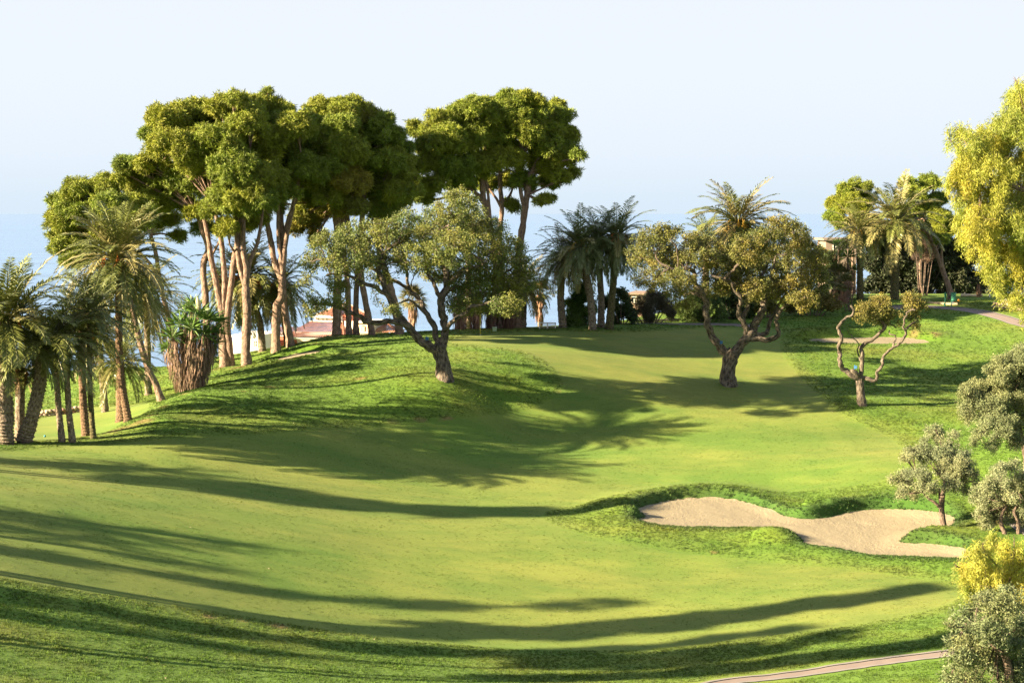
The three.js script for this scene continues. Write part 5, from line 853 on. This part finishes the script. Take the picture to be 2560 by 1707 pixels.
{
  const D = 186, s = mpp(D), o = at(700, 800, D), t = thing('villa', 'coral and cream villa with red tiled roofs beyond the mound, facing the sea', 'villa', o);
  t.rotation.y = -0.2; const x = X => (X - 700) * s, y = Y => (800 - Y) * s;
  const ylow = -6;
  part('wall', box(x(662), x(770), ylow, y(776), -8, 0), M.coral, t);
  part('cornice', mergeGeometries([box(x(655), x(797), y(777), y(774), -8, 0.32), box(x(657), x(795), y(779.5), y(777), -8, 0.18)]), M.white, t);
  part('door_surround', mergeGeometries([box(x(683), x(689), ylow, y(783), 0.002, 0.16), box(x(709), x(714), ylow, y(783), 0.002, 0.16), box(x(682), x(715), y(783), y(779.6), 0.002, 0.2)]), M.cream, t);
  windowIn(t, x(690.5), x(708), ylow, y(786), 0.06, 4, 14);
  for (const X of [674, 726]) { const g = new THREE.TorusGeometry(0.13, 0.045, 6, 14); g.translate(x(X), y(788), 0.05); part('iron_ornament', g, std({ color: RGB(0.1, 0.03, 0.02), roughness: 0.6 }), t); }
  part('roof', tiledRoof(V(x(655), y(773.6), 0.5), V(x(800), y(773.6), 0.5), V(x(770), y(743), -3.4), V(x(688), y(743), -3.4)), M.tiles, t).userData.label = 'lower red tiled roof';
  part('ridge_trim', box(x(688), x(768), y(743), y(740.8), -3.6, -3.3), M.white, t);
  part('wall', box(x(697), x(766), y(743), y(729), -9, -3.7), M.white, t);
  for (const [a, b] of [[703, 709], [716, 721], [727, 732], [740, 745], [749, 754]]) windowIn(t, x(a), x(b), y(740), y(733), -3.66, 2, 1);
  { // pyramid roof over the upper room, one corner towards the viewer
    const ap = V(x(752), y(703), -7.2), P = [V(x(690), y(731), -5.4), V(x(754), y(731.5), -3.0), V(x(812), y(731), -6.6), V(x(750), y(731), -11)], r = part('roof', mergeGeometries([0, 1, 2, 3].map(i => tiledRoof(P[i], P[(i + 1) % 4], ap.clone().lerp(P[(i + 1) % 4], 0.01), ap.clone().lerp(P[i], 0.01)))), M.tiles, t);
    part('hip_tiles', mergeGeometries([0, 1, 2].map(i => { const pts = [P[i].clone().add(V(0, 0.06, 0)), ap.clone().add(V(0, 0.06, 0))], [A, R] = smoothTube(pts, [0.13, 0.11], 0.3); return sweep(A, R, 7, (a, l) => 1 + 0.2 * ((l / 0.4) % 1)); })), std({ color: RGB(0.5, 0.4, 0.34), roughness: 0.9 }), r);
    part('fascia', mergeGeometries([box(x(693), x(754), y(733), y(731.4), -5.3, -3.2)]), M.white, t);
  }
  part('wall', box(x(754), x(800), ylow, y(728), -9, -3.9), M.coral, t, 'plain coral side wall');
  part('roof', tiledRoof(V(x(770), y(738), -2.4), V(x(806), y(738), -2.4), V(x(804), y(727), -4.6), V(x(778), y(727), -4.6)), M.tiles, t);
  for (const X of [781, 789, 799, 805]) { const g = new THREE.CylinderGeometry(0.13, 0.15, y(739) - y(756), 10); g.translate(x(X), (y(739) + y(756)) / 2, -2.6); part('column', g, M.white, t); }
  part('balcony_slab', box(x(772), x(810), y(758), y(756), -4, -2.2), M.white, t);
  part('roof', tiledRoof(V(x(768), y(774), 0.2), V(x(812), y(774), 0.2), V(x(806), y(760), -2.2), V(x(768), y(752), -2.2)), M.tiles, t);
  part('wall', box(x(812), x(858), ylow, y(741), -6, -1.0), M.cream, t); part('cornice', mergeGeometries([box(x(808), x(862), y(741), y(738.5), -6, -0.8), box(x(810), x(860), y(763.5), y(762), -6, -0.86)]), M.white, t);
  for (const X of [834, 848]) { const sh = new THREE.Shape(); const r = 4.5 * s, yy = y(760); sh.moveTo(x(X) - r, yy); sh.lineTo(x(X) + r, yy); sh.lineTo(x(X) + r, y(751)); sh.absarc(x(X), y(751), r, 0, Math.PI, false); const g = new THREE.ExtrudeGeometry(sh, { depth: 0.05, bevelEnabled: false }); g.translate(0, 0, -0.998); const a = part('arched_panel', g, M.coral, t); const bars = []; for (const q of [-1, 0, 1]) bars.push(box(x(X) + q * r * 0.5 - 0.025, x(X) + q * r * 0.5 + 0.025, yy, y(749), -0.94, -0.9)); part('lattice', mergeGeometries(bars), M.white, a); }
  { // open gazebo at the right end
    const ap = V(x(876), y(746), -3.4), P = [V(x(848), y(764), -1.4), V(x(908), y(764), -1.4), V(x(908), y(764), -5.6), V(x(848), y(764), -5.6)];
    part('roof', mergeGeometries([0, 1, 2, 3].map(i => tiledRoof(P[i], P[(i + 1) % 4], ap.clone().lerp(P[(i + 1) % 4], 0.02), ap.clone().lerp(P[i], 0.02)))), M.tiles, t);
    part('beam', mergeGeometries([box(x(850), x(905), y(767), y(764.2), -1.8, -1.5), box(x(850), x(905), y(767), y(764.2), -5.5, -5.2), box(x(901), x(905), y(767), y(764.2), -5.2, -1.8)]), M.cream, t);
    for (const [X, z] of [[862, -1.65], [892, -1.65], [903, -5.3], [862, -5.3]]) part('column', box(x(X) - 0.2, x(X) + 0.2, ylow, y(767), z - 0.2, z + 0.2), M.cream, t);
  }
  part('wall', box(x(604), x(661), ylow, y(772), -7, -0.6), M.cream, t, 'cream left wing wall'); part('roof', tiledRoof(V(x(600), y(770.5), -0.2), V(x(664), y(770.5), -0.2), V(x(664), y(757), -3.6), V(x(612), y(757), -3.6)), M.tiles, t);
  part('cornice', box(x(602), x(654.8), y(773), y(770.8), -6.9, -0.35), M.white, t);
  for (const X of [618, 640]) part('pilaster', box(x(X) - 0.22, x(X) + 0.22, ylow, y(774), -0.597, -0.4), M.coral, t);
  part('roof', tiledRoof(V(x(600), y(822), 3), V(x(640), y(822), 3), V(x(640), y(809), 0.5), V(x(606), y(809), 0.5)), M.tiles, t);
}
{
  const D = 180, s = mpp(D), o = at(566, 800, D), t = thing('white_house', 'plain white house wall glimpsed between the pine trunks, left of the villa', 'house', o), x = X => (X - 566) * s, y = Y => (800 - Y) * s; t.rotation.y = -0.2;
  part('wall', box(x(532), x(600), -8, y(774), -6, 0), M.white, t); part('parapet', box(x(530.5), x(601.5), y(774), y(769), -6.1, 0.1), M.white, t); windowIn(t, x(556), x(563), y(795), y(782), 0.03, 2, 2); windowIn(t, x(585), x(592), y(795), y(782), 0.03, 2, 2);
}
{
  const D = 200, s = mpp(D), o = at(1458, 700, D), t = thing('beige_house', 'flat-roofed beige house half hidden behind the dusky shrub and dark palms', 'house', o), x = X => (X - 1458) * s, y = Y => (700 - Y) * s; t.rotation.y = -0.25;
  part('wall', box(x(1440), x(1478), -6, y(676), -6, 0), std({ color: RGB(0.2, 0.14, 0.1), roughness: 0.9 }), t); part('roof', box(x(1437), x(1481), y(676), y(673), -6.3, 0.4), std({ color: RGB(0.2, 0.14, 0.105), roughness: 0.9 }), t); windowIn(t, x(1452), x(1462), y(694), y(682), 0.03, 2, 2);
}
{
  const D = 215, s = mpp(D), o = at(1925, 560, D), t = thing('flat_roofed_house', 'beige house with a wide flat roof above the bush left of the slim thicket palm', 'house', o), x = X => (X - 1925) * s, y = Y => (560 - Y) * s;
  part('wall', box(x(1898), x(1968), -10, y(552), -6, 0), std({ color: RGB(0.2, 0.155, 0.125), roughness: 0.9 }), t); part('roof', box(x(1890), x(1974), y(552), y(547), -7, 0.8), std({ color: RGB(0.19, 0.15, 0.125), roughness: 0.9 }), t); windowIn(t, x(1915), x(1926), y(572), y(560), 0.03, 2, 1);
}
// ---------------------------------------------------------------- small things on the course
const greenPaint = std({ color: RGB(0.01, 0.13, 0.075), roughness: 0.45 }), greenLight = std({ color: RGB(0.05, 0.24, 0.15), roughness: 0.5 });
const cyl = (r0, r1, h, n = 16, y = 0) => { const g = new THREE.CylinderGeometry(r0, r1, h, n); g.translate(0, y + h / 2, 0); return g; };
{
  const b = ground(1103, 769), t = thing('flagstick', 'thin yellow flagstick standing in the hole on the green', 'flagstick', b); part('pole', cyl(0.03, 0.034, 2.3, 8), std({ color: RGB(0.5, 0.4, 0.03), roughness: 0.5 }), t); part('hole_cup', cyl(0.07, 0.07, 0.03, 16, -0.01), std({ color: RGB(0.7, 0.7, 0.68) }), t);
  const fl = new THREE.PlaneGeometry(0.02, 0.4, 3, 6); { const p = fl.attributes.position; for (let i = 0; i < p.count; i++) p.setZ(i, 0.05 * Math.sin(p.getY(i) * 9)); fl.translate(0.05, 2.08, 0); fl.computeVertexNormals(); } part('furled_flag', fl, leafMat(0.5, 0.42, 0.05, 0.3, 0.9), t);
}
{
  const b = onGround(1136, 146), t = thing('utility_cabinet', 'small pale green cabinet at the foot of the skirted yuccas', 'cabinet', b); part('body', box(-0.17, 0.17, -0.05, 0.3, -0.15, 0.15), std({ color: RGB(0.32, 0.42, 0.24), roughness: 0.7 }), t); part('lid', box(-0.2, 0.2, 0.3, 0.35, -0.18, 0.18), std({ color: RGB(0.4, 0.48, 0.3), roughness: 0.7 }), t);
}
function rail(label, X0, X1, D, posts, railY, h, mat, category = 'fence') { // posts and rails of a small timber fence
  const a = onGround(X0, D), b = onGround(X1, D), t = thing('fence', label, category, a); const d = b.clone().sub(a);
  for (let i = 0; i < posts; i++) { const p = d.clone().multiplyScalar(i / (posts - 1)); part('post', box(p.x - 0.045, p.x + 0.045, p.y - 0.2, p.y + h, -0.05, 0.05), mat, t); }
  for (const ry of railY) { const [P, R] = smoothTube([V(0, ry, 0.07), d.clone().add(V(0, ry, 0.07))], [0.045, 0.045], 0.5); part('rail', sweep(P, R, 7), mat, t); } return t;
}
rail('low white railing with brown mesh behind the green, left of the dark palms', 1239, 1276, 149, 3, [0.5], 0.52, M.white);
{ const t = scene.children[scene.children.length - 1], a = onGround(1276, 149).sub(onGround(1239, 149)); const g = []; for (let i = 1; i < 28; i++) g.push(box(a.x * i / 28 - 0.008, a.x * i / 28 + 0.008, 0, 0.5, -0.01, 0.01)); for (let i = 1; i < 9; i++) g.push(box(0, a.x, i * 0.055, i * 0.055 + 0.012, -0.022, -0.011)); part('mesh_infill', mergeGeometries(g), std({ color: RGB(0.3, 0.22, 0.15) }), t); }
{
  const b = onGround(2173, 164.6), t = thing('ball_washer', 'green golf ball washer on a post beside the tee', 'ball washer', b); part('post', cyl(0.05, 0.06, 1.0, 10, -0.1), greenPaint, t); part('washer_head', (() => { const g = [cyl(0.11, 0.09, 0.34, 14, 0.86), cyl(0.13, 0.13, 0.05, 14, 1.2), cyl(0.03, 0.03, 0.09, 8, 1.25)]; return mergeGeometries(g); })(), greenPaint, t); part('handle', (() => { const g = cyl(0.02, 0.02, 0.2, 8); g.rotateZ(-1.2); g.translate(0.08, 0.95, 0.05); return g; })(), greenPaint, t); part('brace', box(-0.13, 0.03, 0.02, 0.3, -0.02, 0.02), greenPaint, t);
}
{
  const b = onGround(2187, 164.2), t = thing('litter_bin', 'green litter bin hung on a post right of the ball washer', 'litter bin', b); part('post', cyl(0.045, 0.05, 0.9, 10, -0.1), greenPaint, t);
  const g = new THREE.CylinderGeometry(0.25, 0.2, 0.72, 18, 1, true); g.translate(0.2, 0.95, 0); part('basket', g, std({ color: RGB(0.05, 0.24, 0.15), roughness: 0.5, side: THREE.DoubleSide }), t); part('bottom', (() => { const q = cyl(0.2, 0.2, 0.03, 18, 0.58); q.translate(0.2, 0, 0); return q; })(), greenLight, t); part('rim', (() => { const q = new THREE.TorusGeometry(0.25, 0.03, 8, 22); q.rotateX(Math.PI / 2); q.translate(0.2, 1.31, 0); return q; })(), greenPaint, t); part('bracket', box(-0.02, 0.3, 0.5, 0.56, -0.04, 0.04), greenPaint, t); part('towel_box', box(0.02, 0.2, 0.28, 0.46, -0.06, 0.08), std({ color: RGB(0.3, 0.36, 0.34), roughness: 0.6 }), t);
}
function marker(label, X, D, r, c) { const b = onGround(X, D), t = thing('tee_marker', label, 'tee marker', b); const g = new THREE.SphereGeometry(r, 18, 12); g.translate(0, r * 0.92, 0); part('ball', g, std({ color: c, roughness: 0.35 }), t); part('spike', cyl(0.02, 0.01, 0.1, 6, -0.08), std({ color: RGB(0.2, 0.2, 0.2) }), t); }
marker('orange-yellow ball marker on the tee right of the litter bin', 2204, 168, 0.15, RGB(0.6, 0.27, 0.03)); marker('white ball marker on the far right of the tee', 2312, 168, 0.15, RGB(0.7, 0.66, 0.58));
{ const b = ground(102, 1004), t = thing('tee_marker', 'tiny blue ball on the lower fairway between the left palm trunks', 'tee marker', b); const g = new THREE.SphereGeometry(0.075, 16, 10); g.translate(0, 0.07, 0); part('ball', g, std({ color: RGB(0.03, 0.2, 0.28), roughness: 0.4 }), t); part('spike', cyl(0.015, 0.008, 0.08, 6, -0.07), std({ color: RGB(0.2, 0.2, 0.2) }), t); }
{ // trunk lying at the edge of the tee
  const b = onGround(2213, 174), t = thing('fallen_log', 'pale fallen trunk lying at the edge of the dark thicket', 'log', b); const [P, R] = smoothTube([V(-0.2, 0.18, 0), V(0.8, 0.15, 0.1), V(2.0, 0.14, 0)], [0.16, 0.13, 0.1], 0.15); part('trunk', sweep(P, R, 10, barkWobble(0.25, 3, 2)), std({ color: RGB(0.5, 0.42, 0.3), roughness: 1 }), t); const [P2, R2] = smoothTube([V(0.1, 0.2, 0), V(0.2, 0.42, 0.1)], [0.1, 0.06], 0.1); part('stub', sweep(P2, R2, 8), std({ color: RGB(0.5, 0.42, 0.3), roughness: 1 }), t);
}
{
  const b = onGround(2249, 174), t = thing('palm_stump', 'ragged brown palm stump at the edge of the thicket by the white fence', 'stump', b); const [P, R] = smoothTube([V(0, -0.1, 0), V(0, 0.6, 0), V(0.02, 1.2, 0)], [0.3, 0.2, 0.07], 0.1); part('stem', sweep(P, R, 10, scales(0.2, 6, 0.4, 1)), M.boot, t); skirt(t, [[V(0, 0.5, 0), 0.28], [V(0, 0.9, 0), 0.2], [V(0, 1.25, 0), 0.08]], 90, 0.55, strawTint(0.22, 0.13, 0.09));
}
{ // white timber frame by the yellow tree
  const b = onGround(2275, 173), t = thing('fence', 'white rustic timber fence partly under the yellow weeping tree', 'fence', b); const bar = (n, p, q, r) => { const [P, R] = smoothTube([p, q], [r, r * 0.9], 0.3); part(n, sweep(P, R, 8, barkWobble(0.1, 3, p.x)), std({ color: RGB(0.6, 0.55, 0.46), roughness: 0.9 }), t); };
  bar('post', V(0, -0.1, 0), V(0, 1.5, 0), 0.07); bar('post', V(1.5, -0.1, 0), V(1.5, 1.5, 0), 0.07); bar('rail', V(-0.25, 0.72, 0.09), V(1.9, 0.68, 0.09), 0.07); bar('rail', V(-0.2, 1.42, 0.09), V(2, 1.38, 0.09), 0.05); bar('brace', V(0.75, 0, 0.2), V(1.0, 0.68, 0.16), 0.06);
}
// walls of single stones and kerb blocks
const STONE = [0, 1, 2, 3].map(q => { setSeed(900 + q); const g = new THREE.IcosahedronGeometry(0.5, 1), p = g.attributes.position; for (let i = 0; i < p.count; i++) { const v = V(p.getX(i), p.getY(i), p.getZ(i)), m = Math.max(Math.abs(v.x), Math.abs(v.y), Math.abs(v.z)); v.multiplyScalar(0.72 + 0.28 * 0.5 / m).multiplyScalar(1 + 0.25 * noise(v.x * 2 + q * 9, v.y * 2, v.z * 2)); p.setXYZ(i, v.x, v.y, v.z); } g.computeVertexNormals(); return g; });
const stoneMats = [[0.42, 0.34, 0.25], [0.36, 0.29, 0.22], [0.48, 0.4, 0.3], [0.3, 0.22, 0.17]].map(([r, g, b]) => std({ color: RGB(r, g, b), map: sandTex, roughness: 1 }));
function stoneWall(name, label, from, to, rows, h, w, mats = stoneMats, tallAt = () => 1) {
  const t = thing(name, label, 'stone wall', from), d = to.clone().sub(from), L = d.length(), n = Math.round(L / w);
  for (let r = 0; r < rows; r++) for (let i = 0; i < n; i++) { const f = (i + 0.5 + (r % 2) * 0.4) / n; if (f > 1 || tallAt(f) * rows < r + 0.5) continue; const m = part('stone', STONE[Math.floor(rnd() * 4)], mats[Math.floor(rnd() * mats.length)], t); const p = d.clone().multiplyScalar(f); const yy = H(from.x + p.x, from.z + p.z) - from.y; m.position.set(p.x + rr(-0.03, 0.03), yy + h * (r + 0.42), p.z + rr(-0.05, 0.05)); m.scale.set(w * rr(0.95, 1.25), h * rr(1.05, 1.3), 0.45 * rr(0.8, 1.2)); m.rotation.set(rr(-0.15, 0.15), rr(-0.25, 0.25), rr(-0.12, 0.12)); }
}
setSeed(950);
{ const a = onGround(2281, 163.3), b = onGround(2385, 160); stoneWall('stone_wall', 'pale rubble stone retaining wall along the red path at the right edge', a, b, 3, 0.27, 0.27, stoneMats, f => Math.min(1, 0.5 + f * 2)); }
{ const a = onGround(82, 122), b = onGround(178, 123); stoneWall('stone_wall', 'low brown rubble wall between the left palm trunks', a, b, 2, 0.24, 0.3, stoneMats.slice(1).concat(std({ color: RGB(0.26, 0.15, 0.11), map: sandTex, roughness: 1 }))); }
function kerbWall(label, X0, D0, X1, D1, n, h, skip = []) { const a = onGround(X0, D0), b = onGround(X1, D1), t = thing('kerb_wall', label, 'kerb wall', a), d = b.clone().sub(a), L = d.length() / n, ang = -Math.atan2(d.z, d.x), g = new THREE.BoxGeometry(L - 0.03, h, 0.22); for (let i = 0; i < n; i++) { const p = d.clone().multiplyScalar((i + 0.5) / n), m = part('block', g, stoneMats[i % 3], t); m.position.set(p.x, H(a.x + p.x, a.z + p.z) - a.y + h * 0.35, p.z); m.rotation.y = ang; } }
kerbWall('row of pale kerb blocks edging the path behind the green', 1450, 157.5, 1700, 161, 16, 0.3);
kerbWall('short pale kerb of long blocks by the ball washer', 2132, 166.3, 2202, 165.4, 5, 0.26);
// ---------------------------------------------------------------- haze and finish
// scene.fog = new THREE.FogExp2(RGB(0.05, 0.065, 0.08), 0.00004);
scene.traverse(o => { if (o.isMesh) { o.castShadow = true; o.receiveShadow = true; } });
renderer.render(scene, camera);
